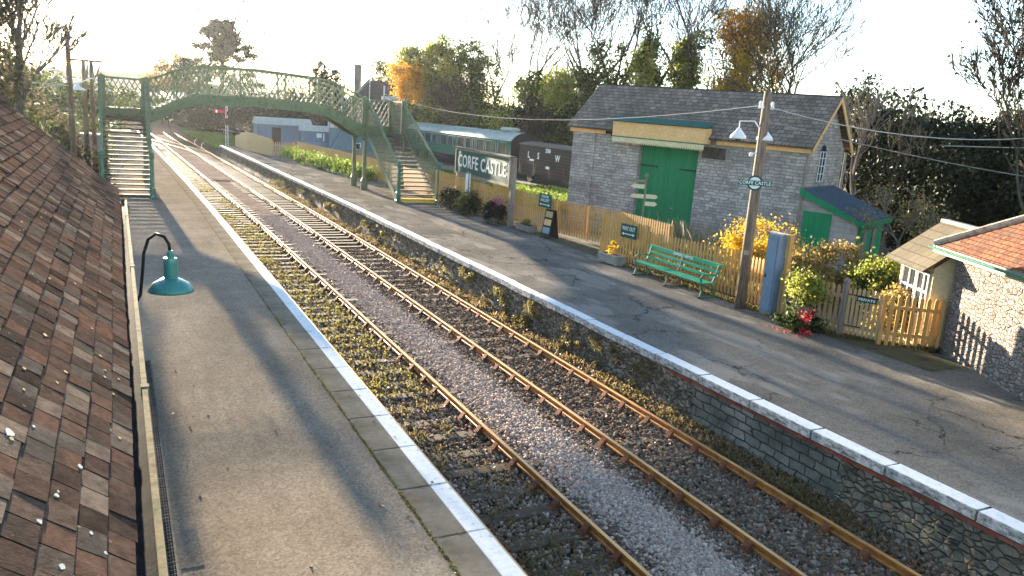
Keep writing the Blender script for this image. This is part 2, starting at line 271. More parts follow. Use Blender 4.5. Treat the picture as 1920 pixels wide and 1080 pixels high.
# ------------------------------------------------------------------ mesh helpers
class MB:
    def __init__(s): s.v = []; s.f = []; s.mi = []; s.cur = 0
    def poly(s, pts, flip=False):
        b = len(s.v); s.v += [tuple(p) for p in pts]; r = list(range(b, b+len(pts)))
        s.f.append(r[::-1] if flip else r); s.mi.append(s.cur); return s
    def box(s, x0, x1, y0, y1, z0, z1):
        b = len(s.v)
        s.v += [(x, y, z) for z in (z0, z1) for x, y in ((x0, y0), (x1, y0), (x1, y1), (x0, y1))]
        for q in ((3, 2, 1, 0), (4, 5, 6, 7), (0, 1, 5, 4), (1, 2, 6, 5), (2, 3, 7, 6), (3, 0, 4, 7)):
            s.f.append([b+i for i in q]); s.mi.append(s.cur)
        return s
    def beam(s, p, q, w, h, up=(0, 0, 1)):
        p = Vector(p); q = Vector(q); d = (q-p).normalized(); up = Vector(up)
        if abs(d.dot(up)) > .999: up = Vector((0, 1, 0))
        a = d.cross(up).normalized()*w/2; c = a.cross(d).normalized()*h/2
        b = len(s.v)
        for o in (p, q): s.v += [tuple(o+x) for x in (-a-c, a-c, a+c, -a+c)]
        for k in ((0, 1, 2, 3), (7, 6, 5, 4), (0, 4, 5, 1), (1, 5, 6, 2), (2, 6, 7, 3), (3, 7, 4, 0)):
            s.f.append([b+i for i in k]); s.mi.append(s.cur)
        return s
    def sweep(s, pts, prof, closed=True, up=(0, 0, 1)):
        """profile (u across, v up) swept along pts"""
        n = len(prof); b = len(s.v); P = [Vector(p) for p in pts]; up = Vector(up)
        for i, p in enumerate(P):
            d = (P[min(i+1, len(P)-1)]-P[max(i-1, 0)]).normalized(); a = d.cross(up).normalized(); c = a.cross(d)
            s.v += [tuple(p+a*u+c*v) for u, v in prof]
        for i in range(len(P)-1):
            for j in range(n if closed else n-1):
                k = (j+1) % n; s.f.append([b+i*n+j, b+i*n+k, b+(i+1)*n+k, b+(i+1)*n+j]); s.mi.append(s.cur)
        if closed:
            s.f.append([b+j for j in range(n)][::-1]); s.f.append([b+(len(P)-1)*n+j for j in range(n)]); s.mi += [s.cur]*2
        return s
    def tube(s, pts, r, n=8):
        rr = r if isinstance(r, (list, tuple)) else [r]*len(pts)
        P = [Vector(p) for p in pts]; b = len(s.v); ref = None
        for i, p in enumerate(P):
            d = (P[min(i+1, len(P)-1)]-P[max(i-1, 0)]).normalized()
            if ref is None: ref = Vector((0, 0, 1)) if abs(d.z) < .9 else Vector((1, 0, 0))
            a = d.cross(ref).normalized(); c = a.cross(d).normalized(); ref = c
            s.v += [tuple(p+(a*math.cos(2*math.pi*j/n)+c*math.sin(2*math.pi*j/n))*rr[i]) for j in range(n)]
        for i in range(len(P)-1):
            for j in range(n):
                k = (j+1) % n; s.f.append([b+i*n+j, b+i*n+k, b+(i+1)*n+k, b+(i+1)*n+j]); s.mi.append(s.cur)
        s.f.append([b+j for j in range(n)][::-1]); s.f.append([b+(len(P)-1)*n+j for j in range(n)]); s.mi += [s.cur]*2
        return s
    def lathe(s, prof, c=(0, 0, 0), n=24, rot=0):
        b = len(s.v); m = len(prof)
        for r, z in prof: s.v += [(c[0]+r*math.cos(2*math.pi*j/n+rot), c[1]+r*math.sin(2*math.pi*j/n+rot), c[2]+z) for j in range(n)]
        for i in range(m-1):
            for j in range(n):
                k = (j+1) % n; s.f.append([b+i*n+j, b+i*n+k, b+(i+1)*n+k, b+(i+1)*n+j]); s.mi.append(s.cur)
        s.f.append([b+j for j in range(n)][::-1]); s.f.append([b+(m-1)*n+j for j in range(n)]); s.mi += [s.cur]*2
        return s
    def prism(s, poly, y0, y1, T=lambda x, y, z: (x, y, z)):
        """poly in (x,z) extruded in y"""
        b = len(s.v); n = len(poly)
        for y in (y0, y1): s.v += [T(x, y, z) for x, z in poly]
        s.f.append([b+i for i in range(n)]); s.f.append([b+n+i for i in range(n)][::-1]); s.mi += [s.cur]*2
        for i in range(n):
            k = (i+1) % n; s.f.append([b+k, b+i, b+n+i, b+n+k]); s.mi.append(s.cur)
        return s
    def build(s, name, mats, parent=None, smooth=False):
        me = bpy.data.meshes.new(name); me.from_pydata(s.v, [], s.f)
        mats = mats if isinstance(mats, (list, tuple)) else [mats]
        for m in mats: me.materials.append(M[m] if isinstance(m, str) and m in M else (LF[m] if isinstance(m, str) else m))
        if len(mats) > 1: me.polygons.foreach_set('material_index', s.mi)
        if smooth: me.polygons.foreach_set('use_smooth', [True]*len(me.polygons))
        me.update()
        import bmesh
        bm = bmesh.new(); bm.from_mesh(me); bmesh.ops.recalc_face_normals(bm, faces=bm.faces); bm.to_mesh(me); bm.free()
        o = bpy.data.objects.new(name, me); COL.objects.link(o); o.parent = parent; return o

def npmesh(name, V, F, mat, parent=None, smooth=False):
    """V (n,3), F (m,k) numpy"""
    me = bpy.data.meshes.new(name); k = F.shape[1]; m = len(F)
    me.vertices.add(len(V)); me.vertices.foreach_set('co', np.asarray(V, np.float32).ravel())
    me.loops.add(m*k); me.loops.foreach_set('vertex_index', F.astype(np.int32).ravel())
    me.polygons.add(m); me.polygons.foreach_set('loop_start', np.arange(0, m*k, k, dtype=np.int32))
    me.polygons.foreach_set('loop_total', np.full(m, k, np.int32))
    if smooth: me.polygons.foreach_set('use_smooth', np.ones(m, bool))
    me.update(calc_edges=True); me.materials.append(mat)
    o = bpy.data.objects.new(name, me); COL.objects.link(o); o.parent = parent; return o

def props(o, label=None, cat=None, group=None, kind=None):
    if label: o['label'] = label
    if cat: o['category'] = cat
    if group: o['group'] = group
    if kind: o['kind'] = kind
    return o
def thing(name, label, cat, loc=(0, 0, 0), rz=0, group=None):
    o = bpy.data.objects.new(name, None); COL.objects.link(o); o.location = loc; o.rotation_euler = (0, 0, rz); o.empty_display_size = .3
    return props(o, label, cat, group)
def copytree(o, parent=None):
    c = o.copy(); COL.objects.link(c)
    if parent is not None: c.parent = parent
    for ch in list(o.children): copytree(ch, c)
    return c
def text(body, name, size, mat, parent, M4, depth=.004, offset=.0, width=None, align='CENTER', sy=1, space=1.0):
    cu = bpy.data.curves.new(name, 'FONT'); cu.body = body; cu.size = size; cu.extrude = depth; cu.offset = offset
    cu.align_x = align; cu.space_character = space; cu.align_y = 'CENTER'; cu.resolution_u = 3
    t = bpy.data.objects.new(name, cu); COL.objects.link(t)
    bpy.context.view_layer.update()
    me = bpy.data.meshes.new_from_object(t.evaluated_get(bpy.context.evaluated_depsgraph_get()))
    bpy.data.objects.remove(t)
    if width:
        xs = [v.co.x for v in me.vertices]; k = width/(max(xs)-min(xs))
        for v in me.vertices: v.co.x *= k
    for v in me.vertices: v.co.y *= sy
    me.transform(M4); me.materials.clear(); me.materials.append(M[mat])
    o = bpy.data.objects.new(name, me); COL.objects.link(o); o.parent = parent; return o
def frame(o, x, z=(0, 0, 1)):
    """matrix whose local x,y (text plane) go to x-dir and up"""
    x = Vector(x).normalized(); z = Vector(z).normalized(); n = x.cross(z).normalized()
    m = Matrix((x, z, n)).transposed().to_4x4(); m.translation = Vector(o); return m

def off(y):      # gentle curve of the line towards the far end
    t = max(0.0, y-34); return -0.018*t*t/(t+14)
def lerp(x, tab):
    for (a, b), (c, d) in zip(tab, tab[1:]):
        if x <= c: return b+(d-b)*(x-a)/(c-a) if x > a else b
    return tab[-1][1]
def ys(a, b, d=2.0):
    n = max(1, int(round((b-a)/d))); return [a+(b-a)*i/n for i in range(n+1)]

# ------------------------------------------------------------------ camera, sun, sky
H = 4.7
pi_, ro, ya = R(12.0748), R(3.8329), R(26.7242)
fw = Vector((math.sin(ya)*math.cos(pi_), math.cos(ya)*math.cos(pi_), -math.sin(pi_)))
r0 = Vector((math.cos(ya), -math.sin(ya), 0)); u0 = r0.cross(fw)
cr = r0*math.cos(ro)+u0*math.sin(ro); cu_ = -r0*math.sin(ro)+u0*math.cos(ro)
cam = bpy.data.cameras.new('camera'); co = bpy.data.objects.new('camera', cam); COL.objects.link(co)
mw = Matrix((cr, cu_, -fw)).transposed().to_4x4(); mw.translation = (0, 0, H); co.matrix_world = mw
cam.lens = 27.99; cam.sensor_width = 36; cam.clip_start = .05; cam.clip_end = 5000; sc.camera = co
SAZ, SEL = R(-1.7), R(8.1)
sd = Vector((math.sin(SAZ)*math.cos(SEL), math.cos(SAZ)*math.cos(SEL), math.sin(SEL)))
sl = bpy.data.lights.new('sun', 'SUN'); sl.energy = 5.0; sl.angle = R(.53); sl.color = (1, .84, .63)
so = bpy.data.objects.new('sun', sl); COL.objects.link(so); so.rotation_euler = sd.to_track_quat('Z', 'Y').to_euler(); so.location = (0, 0, 60)
w = bpy.data.worlds.new('World'); sc.world = w; w.use_nodes = True; nt = w.node_tree; nt.nodes.clear()
sky = nt.nodes.new('ShaderNodeTexSky'); sky.sky_type = 'NISHITA'; sky.sun_disc = False; sky.sun_elevation = SEL; sky.sun_rotation = SAZ
sky.altitude = 50; sky.air_density = .75; sky.dust_density = .25; sky.ozone_density = 1.1
bg = nt.nodes.new('ShaderNodeBackground'); bg.inputs[1].default_value = .085
ow = nt.nodes.new('ShaderNodeOutputWorld'); nt.links.new(sky.outputs[0], bg.inputs[0]); nt.links.new(bg.outputs[0], ow.inputs[0])
sc.view_settings.view_transform = 'Standard'; sc.view_settings.look = 'None'; sc.view_settings.gamma = 1; sc.view_settings.use_curve_mapping = False
sc.view_settings.exposure = 2.98
try: sc.cycles.max_bounces = 6; sc.cycles.transparent_max_bounces = 6; sc.cycles.volume_bounces = 0
except Exception: pass

# ------------------------------------------------------------------ ground
def gh(x, y):
    """terrain height"""
    base = -.06 if y < 60 else -.06-.5*min(1, (y-60)/15)
    if y < 90: rt = 10.9
    else: rt = 10.9+min(6, (y-90)*.4)
    o = off(y)
    xl = 3.0 if y < 108 else 3.0-min(6, (y-108)*.3)
    if x-o > 27: base = min(base, -.06-.45*min(1, (x-o-27)/3))
    a = min(1, max(0, (x-o-xl+.6)/.5)); b = min(1, max(0, (rt+.5-(x-o))/.5))
    k = min(a, b); z = base*(1-k)+(-1.12)*k
    r = math.hypot(x, y)
    if r > 120: z += (r-120)*.012+2.0*math.sin(x*.01+1)*min(1, (r-120)/200)
    if x < -3 and y > 20: z += min(4.5, (-3-x)*.35)*min(1, (y-20)/10)     # bank on the left
    return z
xs = sorted(set([round(v, 2) for v in np.concatenate([np.linspace(-400, -30, 25), np.linspace(-30, 2, 22), np.linspace(2, 12.5, 36), np.linspace(13, 60, 48), np.linspace(65, 500, 30)])]))
yy = sorted(set([round(v, 2) for v in np.concatenate([np.linspace(-30, 50, 30), np.linspace(52, 130, 45), np.linspace(135, 700, 40)])]))
mb = MB()
mb.v = [(x, y, gh(x, y)) for y in yy for x in xs]; nx = len(xs)
for j in range(len(yy)-1):
    for i in range(nx-1):
        mb.f.append([j*nx+i, j*nx+i+1, (j+1)*nx+i+1, (j+1)*nx+i])
        cx = (xs[i]+xs[i+1])/2; cy = (yy[j]+yy[j+1])/2
        if 2.8 < cx-off(cy) < 11 and cy < 160: mb.mi.append(1)
        elif (cx > 16 and cy < 52 and cx < 40) or (cx > 27 and cx < 36) or (17 < cx < 27 and cy > 75): mb.mi.append(0)
        else: mb.mi.append(2)
props(mb.build('ground', ['earth', 'bed_dark', 'grass'], None, True), kind='structure')
# hills
def ridge(name, R0, tab, mat, base=-5, depth=120):
    v = []; f = []
    n = 80
    for i in range(n+1):
        a = -25+100*i/n; t = R(a); h = lerp(a, tab)+nr.normal()*.01*R0*.12
        for k, (rr, hh) in enumerate(((R0, base), (R0+depth*.4, h*.7), (R0+depth, h), (R0+depth*1.6, h*.4))):
            v.append((rr*math.sin(t), rr*math.cos(t), hh))
    for i in range(n):
        for k in range(3): f.append([i*4+k, (i+1)*4+k, (i+1)*4+k+1, i*4+k+1])
    m = MB(); m.v = v; m.f = f; m.mi = [0]*len(f); return props(m.build(name, [mat], None, True), kind='structure')
ridge('hills', 520, [(-25, 22), (-6, 16), (-2, 20), (1, 22), (4, 17), (9, 12), (20, 12), (80, 14)], 'hillm')

# trackbed sheets
def strip(x0, x1, z, y0, y1, name, mat, noise=.02):
    Y = np.arange(y0, y1, .25 if y1 < 70 else .6); X = np.linspace(x0, x1, max(3, int((x1-x0)/.2)))
    V = np.array([(x+off(y), y, z+nr.normal()*noise) for y in Y for x in X]); n = len(X); F = []
    for j in range(len(Y)-1):
        for i in range(n-1): F.append((j*n+i, j*n+i+1, (j+1)*n+i+1, (j+1)*n+i))
    return props(npmesh(name, V, np.array(F), M[mat], None, True), kind='structure')
RX = [4.4, 5.9, 7.85, 9.36]     # rail centre lines
ZR = -.87                        # rail top
strip(3.3, 6.32, -1.1, -2, 60, 'left_trackbed', 'bed_moss')
strip(6.3, 7.4, -1.06, -2, 60, 'sixfoot_ballast', 'bed_pale')
strip(7.38, 10.4, -1.1, -2, 60, 'right_trackbed', 'bed_dark')
strip(3.3, 6.15, -1.075, 60, 150, 'left_trackbed_far', 'bed_moss')
strip(6.15, 7.6, -1.0, 60, 150, 'sixfoot_ballast_far', 'bed_pale')
strip(7.6, 10.6, -1.075, 60, 150, 'right_trackbed_far', 'bed_dark')

# loose stones (uncountable)
ico_v = []; t_ = (1+5**.5)/2
for a, b in ((1, t_), (-1, t_), (1, -t_), (-1, -t_)): ico_v += [(0, a, b), (a, b, 0), (b, 0, a)]
import itertools
ico_v = np.array(ico_v)/1.9
def hull():
    F = []
    for a, b, c in itertools.combinations(range(12), 3):
        d = [np.linalg.norm(ico_v[i]-ico_v[j]) for i, j in ((a, b), (b, c), (a, c))]
        if max(d) < 1.2:
            n = np.cross(ico_v[b]-ico_v[a], ico_v[c]-ico_v[a])
            F.append((a, b, c) if n@ico_v[a] > 0 else (a, c, b))
    return np.array(F)
ico_f = hull()
def scatter(name, mat, n, xf, zf, size, label=None):
    """n stones; xf() -> x,y arrays"""
    x, y = xf(n); z = zf(x, y)
    sc_ = size*nr.uniform(.6, 1.4, (n, 1, 1))*nr.uniform(.6, 1.25, (n, 1, 3))
    jit = nr.uniform(.72, 1.2, (n, 12, 1))
    q = nr.normal(size=(n, 4)); q /= np.linalg.norm(q, axis=1, keepdims=True); w_, a, b, c = q.T
    Rm = np.array([[1-2*(b*b+c*c), 2*(a*b-c*w_), 2*(a*c+b*w_)], [2*(a*b+c*w_), 1-2*(a*a+c*c), 2*(b*c-a*w_)], [2*(a*c-b*w_), 2*(b*c+a*w_), 1-2*(a*a+b*b)]]).transpose(2, 0, 1)
    V = np.einsum('nij,nkj->nki', Rm, ico_v[None]*jit*sc_)
    V += np.stack([x, y, z], 1)[:, None, :]
    F = (ico_f[None]+np.arange(n)[:, None, None]*12).reshape(-1, 3)
    return props(npmesh(name, V.reshape(-1, 3), F, M[mat]), label, 'ballast' if label else None, kind='stuff')
def ydist(n, a, b):  # denser near the camera
    u = nr.uniform(0, 1, n); return a*(b/a)**u
offv = np.vectorize(off)
def mk(x0, x1, ya_, yb):
    def f(n):
        y = ydist(n, ya_, yb); return nr.uniform(x0, x1, n)+offv(y), y
    return f
def mpale(n):
    y = ydist(n, 5, 42); return np.clip(nr.normal(6.87, .36, n), 5.98, 7.78)+.06*np.sin(y*1.7)+offv(y), y
scatter('pale_ballast', 'st_pale', 46000, mpale, lambda x, y: -1.055+nr.uniform(-.01, .035, len(x))-.03*np.abs(x-offv(y)-6.87)+.03*np.exp(-((x-offv(y)-6.87)/.35)**2), .03, 'pale pinkish grey ballast heaped between the two tracks')
scatter('dark_ballast', 'st_dark', 26000, mk(3.6, 6.35, 5.0, 30), lambda x, y: -1.083+nr.uniform(-.01, .04, len(x)), .032, 'dark brown ballast under the left track')
scatter('brown_ballast', 'st_dark', 34000, mk(7.35, 10.35, 4.5, 32), lambda x, y: -1.07+nr.uniform(-.01, .04, len(x))+np.clip((x-9.7)*.12, 0, .1), .036, 'dark brown ballast under the right track')
def mxs(n):
    y = ydist(n, 5, 32); return np.where(nr.uniform(size=n) < .5, nr.uniform(3.7, 6.4, n), nr.uniform(7.3, 10.3, n))+offv(y), y
scatter('mixed_ballast', 'st_pale', 12000, mxs, lambda x, y: -1.085+nr.uniform(-.01, .03, len(x)), .03, 'paler stones mixed into the dark ballast of both tracks')

# ------------------------------------------------------------------ rails and sleepers
prof_foot = [(-.035, -.14), (.035, -.14), (.035, -.115), (.012, -.1), (.012, -.045), (.034, -.036), (.034, -.003), (-.034, -.003), (-.034, -.036), (-.012, -.045), (-.012, -.1), (-.035, -.115)]
names = ['left rail of the left track, mostly hidden below the platform edge', 'bright rusty rail on the right side of the left track', 'bright rusty rail on the left side of the right track', 'bright rusty rail nearest the stone platform wall']
for k, x in enumerate(RX):
    t = thing('rail', names[k], 'rail', (x, 0, ZR), 0, 'running rails of the two tracks')
    P = [(off(y), y, 0) for y in ys(.5, 150, 1.5)]
    MB().sweep(P, prof_foot).build('rail_web', 'rust', t)
    MB().sweep(P, [(-.03, -.003), (.03, -.003), (.027, .002), (-.027, .002)]).build('rail_head', 'railtop', t)
proto = {}
def chair_mb(sgn=1):
    m = MB(); m.box(-.19, .19, -.09, .09, -.156, -.14)
    for a in (-1, 1):
        m.prism([(a*.045, -.14), (a*.15, -.14), (a*.075, -.04), (a*.045, -.03)], -.06, .06)
    for a in (-.14, .14): m.lathe([(.022, -.14), (.022, -.11)], (a, .05*(1 if a > 0 else -1), 0), 6)
    return m
def sleeper(x, y, left):
    if left not in proto:
        t = thing('sleeper', 'x', 'sleeper', (x, y, ZR))
        m = MB(); m.box(-1.3, 1.3, -.125, .125, -.29, -.155)
        m.build('sleeper_timber', 'timber', t)
        for a in (-.755, .75):
            mm = chair_mb(); ch = mm.build('rail_chair', 'chair', t); ch.location.x = a
            k = MB(); k.box(.035, .07, -.1, .1, -.1, -.05); kk = k.build('wooden_key', 'key', ch)
        proto[left] = t
    else: t = copytree(proto[left])
    t.location = (x+off(y), y, ZR-.005+rnd.uniform(-.012, .006)); t.rotation_euler = (0, rnd.uniform(-.006, .006), rnd.uniform(-.02, .02))
    if left: props(t, 'dark timber sleeper under the left track', 'sleeper', 'sleepers of the left track')
    else: props(t, 'dark timber sleeper under the right track', 'sleeper', 'sleepers of the right track')
y = 4.2
while y < 110:
    sleeper(5.15+rnd.uniform(-.03, .03), y+rnd.uniform(-.05, .05), True)
    if y > 3: sleeper(8.605+rnd.uniform(-.05, .05), y+.3+rnd.uniform(-.05, .05), False)
    y += .76
# crossover beyond the platforms
def cross(name, pts, label):
    t = thing(name, label, 'rail', (0, 0, ZR), 0, 'crossover rails beyond the platform end')
    P = []
    n = 24
    for i in range(n+1):
        u = i/n; s_ = 3*u*u-2*u**3; y = pts[0][1]+(pts[1][1]-pts[0][1])*u; P.append((pts[0][0]+(pts[1][0]-pts[0][0])*s_+off(y), y, .004))
    MB().sweep(P, prof_foot).build('rail_web', 'rust', t); MB().sweep(P, [(-.03, -.003), (.03, -.003), (.027, .002), (-.027, .002)]).build('rail_head', 'railtop', t)
cross('rail', ((9.36, 84), (5.9, 118)), 'curved crossover rail starting from the rail by the platform wall')
cross('rail', ((7.85, 84), (4.4, 118)), 'curved crossover rail joining the left track')
cross('rail', ((9.36, 92), (14.4, 135)), 'siding rail curving right past the signal, inner one')
cross('rail', ((9.4, 100), (12.9, 135)), 'siding rail curving right past the signal, outer one')

# ------------------------------------------------------------------ platforms
def edge_poly(xa, xb, z, y0, y1, name, mat, d=2.0, xfa=None):
    m = MB()
    for a, b in zip(ys(y0, y1, d), ys(y0, y1, d)[1:]): m.poly([(xa+off(a), a, z), (xb+off(a), a, z), (xb+off(b), b, z), (xa+off(b), b, z)])
    return props(m.build(name, mat), kind='structure')
edge_poly(-3.0, 3.045, 0, -4, 108, 'left_platform', 'asphL')
edge_poly(10.4, 16.6, 0, -4, 86, 'right_platform', 'asphR')
# edge stones, left
g1 = []
y = -1.2; first = None
def slab_mb(x0, x1, L, top_white, side):
    m = MB(); m.cur = 0; g = .011
    if side < 0: m.box(x0, x1-.24, g, L-g, -.12, -.001); m.cur = 1; m.box(x1-.24, x1, g, L-g, -.12, .002)
    else: m.box(x0, x1, g, L-g, -.004, .003); m.cur = 1; m.box(x0-.02, x1-.002, g, L-g, -.15, -.004)
    return m
def bevel(o, wd=.008):
    b = o.modifiers.new('b', 'BEVEL'); b.width = wd; b.segments = 2; b.limit_method = 'ANGLE'
pl = slab_mb(3.06, 3.72, 1.24, True, -1).build('edge_slab', ['slab', 'white']); bevel(pl)
prl = slab_mb(10.12, 10.4, 1.42, True, 1).build('coping_stone', ['white', 'whiteface']); bevel(prl, .012)
props(pl, 'grey edge slab with a white painted lip on the left platform', 'paving slab', 'edge slabs of the left platform')
props(prl, 'white painted coping stone on the right platform edge', 'coping stone', 'coping stones of the right platform')
k = 0; y = 2.64
while y < 106:
    o = pl if k == 0 else copytree(pl); o.location = (off(y)+rnd.uniform(-.005, .005), y, rnd.uniform(-.002, .002)); o.rotation_euler.z = math.atan2(-(off(y+1.25)-off(y)), 1.25); k += 1; y += 1.25
k = 0; y = 1.6
while y < 86:
    o = prl if k == 0 else copytree(prl); o.location = (off(y)+rnd.uniform(-.012, .012), y, rnd.uniform(-.008, .006)); o.rotation_euler.z = math.atan2(-(off(y+1.44)-off(y)), 1.44); k += 1; y += 1.44
# walls under the edges
m = MB(); Y = ys(-2, 106, 2)
for a, b in zip(Y, Y[1:]): m.poly([(3.66+off(a), a, -1.3), (3.66+off(b), b, -1.3), (3.66+off(b), b, -.02), (3.66+off(a), a, -.02)])
props(m.build('platform_wall', 'plat_wall'), 'low stone face under the left platform edge', 'wall')
def rwall(y0, y1, name, mat, label, amp, ztop=-.2, zb=-1.15, fine=.07):
    Yv = np.arange(y0-.04, y1+.06, fine); Zv = np.linspace(zb, ztop, int((ztop-zb)/fine)+2)
    V = []
    for y in Yv:
        for z in Zv:
            nz = math.sin(y*3.1+z*9)*math.sin(y*7.3-z*17+2)*.5+nr.normal()*.5
            bul = .05*math.sin(y*1.3)*amp/.03*.3
            V.append((10.2+off(y)-abs(amp*nz)*.9-bul*(1 if ztop-z > .1 else 0)-(.16*max(0, -.75-z)), y, z))
    n = len(Zv); F = [(j*n+i, (j+1)*n+i, (j+1)*n+i+1, j*n+i+1) for j in range(len(Yv)-1) for i in range(n-1)]
    return props(npmesh(name, np.array(V), np.array(F), M[mat], None, True), label, 'wall')
rwall(8.2, 11.9, 'platform_wall', 'plat_block', 'squared grey stone block face between two rubble stretches of the right platform', .012, -.25)
rwall(1, 8.2, 'platform_wall', 'plat_tan', 'tan rubble stone face nearest the camera below the right platform', .03, -.25)
rwall(11.9, 40, 'platform_wall', 'plat_wall', 'weedy rubble stone face of the right platform', .03, -.15)
rwall(40, 86, 'platform_wall', 'plat_wall', 'far rubble face of the right platform beyond the footbridge', .03, -.15, fine=.2)
m = MB(); m.box(10.145, 10.5, 0, 12.6, -.25, -.153); props(m.build('brick_course', 'redbrick'), 'thin red brick course below the white coping stones', 'brick course')
# ramp end of right platform
m = MB(); o_ = off(86); o2 = off(93)
m.poly([(10.15+o_, 86, 0), (16.6+o_, 86, 0), (16.6+o2, 93, -1.0), (10.5+o2, 93, -1.1)]); m.poly([(10.15+o_, 86, 0), (10.5+o2, 93, -1.1), (10.15+o_, 86, -1.1)])
props(m.build('platform_ramp', 'asphR'), kind='structure')
# mossy strip along fence and by wall
edge_poly(15.35, 16.6, .004, 10.5, 45, 'verge', 'mosspath', 1.0)

exec_parts = []
# ------------------------------------------------------------------ vegetation tools
def quads(C, size, flat=0.0, aspect=1.6):
    n = len(C); a = nr.normal(size=(n, 3)); a[:, 2] *= (1-flat*.7); a /= np.linalg.norm(a, axis=1, keepdims=True)
    b = nr.normal(size=(n, 3)); b = np.cross(a, b); b /= np.linalg.norm(b, axis=1, keepdims=True)
    s = (size*nr.uniform(.55, 1.35, n))[:, None]
    a = a*s*.5; b = b*s*.5/aspect; c = np.cross(a, b); c /= np.linalg.norm(c, axis=1, keepdims=True)+1e-9; c = c*s*.12
    V = np.stack([C-a, C+b+c, C+a, C-b+c], 1).reshape(-1, 3)
    F = np.arange(n*4).reshape(-1, 4); return V, F
def cloud_pts(ell, n, clump=.35, m=None, shell=.5):
    """ell: list of (x,y,z,rx,ry,rz)"""
    ell = np.array(ell, float); vol = (ell[:, 3]*ell[:, 4]*ell[:, 5])**.8; p = vol/vol.sum()
    m = m or max(8, n//45); e = ell[nr.choice(len(ell), m, p=p)]
    d = nr.normal(size=(m, 3)); d /= np.linalg.norm(d, axis=1, keepdims=True)
    rr = nr.uniform(shell, 1, (m, 1))**.6; cc = e[:, :3]+d*rr*e[:, 3:]
    cs = nr.uniform(.5, 1.5, m)*clump
    idx = nr.integers(0, m, n); return cc[idx]+nr.normal(size=(n, 3))*cs[idx][:, None]*np.array([1, 1, .8])
def crown(name, mat, ell, n, size, parent=None, clump=.35, shell=.5, flat=0, m=None):
    P = cloud_pts(ell, n, clump, m, shell)
    if mat != 'x': P[:, 2] = np.maximum(P[:, 2], .02 if parent is None or parent.location.z > -.3 else -.4)
    V, F = quads(P, size, flat); o = npmesh(name, V, F, LF[mat], parent)
    if parent is not None: o.location = -parent.location
    return o
def blades(name, mat, pts, h, w_, parent=None, lean=.35):
    P = np.asarray(pts, float); n = len(P); hh = h*nr.uniform(.5, 1.2, n); d = nr.normal(size=(n, 2))*lean*hh[:, None]
    t = nr.normal(size=(n, 2)); t /= np.linalg.norm(t, axis=1, keepdims=True); t = t*w_*.5
    z0 = np.zeros(n)
    A = P+np.c_[t, z0]; B = P-np.c_[t, z0]; Cc = P+np.c_[d*.5-t*.7, hh*.6]; D = P+np.c_[d*.5+t*.7, hh*.6]
    T = P+np.c_[d*1.1, hh]; V = np.stack([A, B, Cc, D, T+np.c_[t*.1, z0]], 1).reshape(-1, 3)
    k = np.arange(n)[:, None]*5; F = np.concatenate([k+np.array([0, 1, 2, 3]), k+np.array([3, 2, 4, 4])])
    F = F[:n]; V4 = V
    me_f = np.concatenate([F]); o = npmesh(name, V4, me_f, LF[mat], parent)
    if parent is not None: o.location = -parent.location
    return o
def segs(base, height, seed, r0, spread=.5, levels=5, lean=(0, 0), up=.35, kids=(2, 4), trunkfrac=.3, wander=.12, ratio=.72, minr=.012, gravity=0, sidep=.6):
    rg = random.Random(seed); S = []
    def grow(p, d, L, r, lv):
        n = 4 if lv < 2 else 3; q = p; dd = d
        rr = r
        for i in range(n):
            dd = (dd+Vector((rg.gauss(0, wander), rg.gauss(0, wander), rg.gauss(0, wander*.6)+up*.06-gravity*.05*lv))).normalized()
            q2 = q+dd*L/n; r2 = max(minr, rr*(.9 if lv == 0 else .84)); S.append((q.copy(), q2.copy(), rr, r2, lv)); q = q2; rr = r2
            if lv < levels and (lv > 0 or i >= 1) and rg.random() < sidep*(1 if lv else .8):
                side(q, dd, L, rr, lv)
        if lv < levels:
            for _ in range(rg.randint(*kids)): side(q, dd, L, rr, lv, True)
    def side(q, dd, L, rr, lv, tip=False):
        a = Vector((rg.gauss(0, 1), rg.gauss(0, 1), rg.gauss(0, .5))); a = (a-dd*a.dot(dd)).normalized()
        sp = spread*rg.uniform(.5, 1.2)*(1 if tip else 1.5)
        nd = (dd+a*sp+Vector((0, 0, up*.5))).normalized()
        grow(q, nd, L*ratio*rg.uniform(.7, 1.1), max(minr, rr*(.72 if tip else .5)), lv+1)
    d0 = Vector((lean[0], lean[1], 1)).normalized()
    grow(Vector(base), d0, height*trunkfrac, r0, 0); return S
def limbs(name, S, mat, parent=None, maxlv=99, minlv=0):
    S = [s for s in S if minlv <= s[4] <= maxlv]; n = len(S); k = 5
    P = np.array([s[0] for s in S]); Q = np.array([s[1] for s in S]); r1 = np.array([s[2] for s in S]); r2 = np.array([s[3] for s in S])
    d = Q-P; d /= np.linalg.norm(d, axis=1, keepdims=True)+1e-9
    ref = np.where(np.abs(d[:, 2:3]) < .9, np.array([[0, 0, 1.]]), np.array([[1., 0, 0]])); a = np.cross(d, ref); a /= np.linalg.norm(a, axis=1, keepdims=True); c = np.cross(a, d)
    V = []
    for pp, r in ((P, r1), (Q, r2)):
        for j in range(k):
            t = 2*math.pi*j/k; V.append(pp+(a*math.cos(t)+c*math.sin(t))*r[:, None])
    V = np.stack(V, 1).reshape(-1, 3); b = np.arange(n)[:, None]*2*k
    F = np.concatenate([b+np.array([j, (j+1) % k, k+(j+1) % k, k+j]) for j in range(k)])
    o = npmesh(name, V, F, M[mat], parent, True)
    if parent is not None: o.location = -parent.location
    return o
def polar(az, Rr, z=0): return (Rr*math.sin(R(az)), Rr*math.cos(R(az)), z)
def twigleaves(S, n, lv, jit=.25):
    tips = np.array([s[1] for s in S if s[4] >= lv]); idx = nr.integers(0, len(tips), n); return tips[idx]+nr.normal(size=(n, 3))*jit
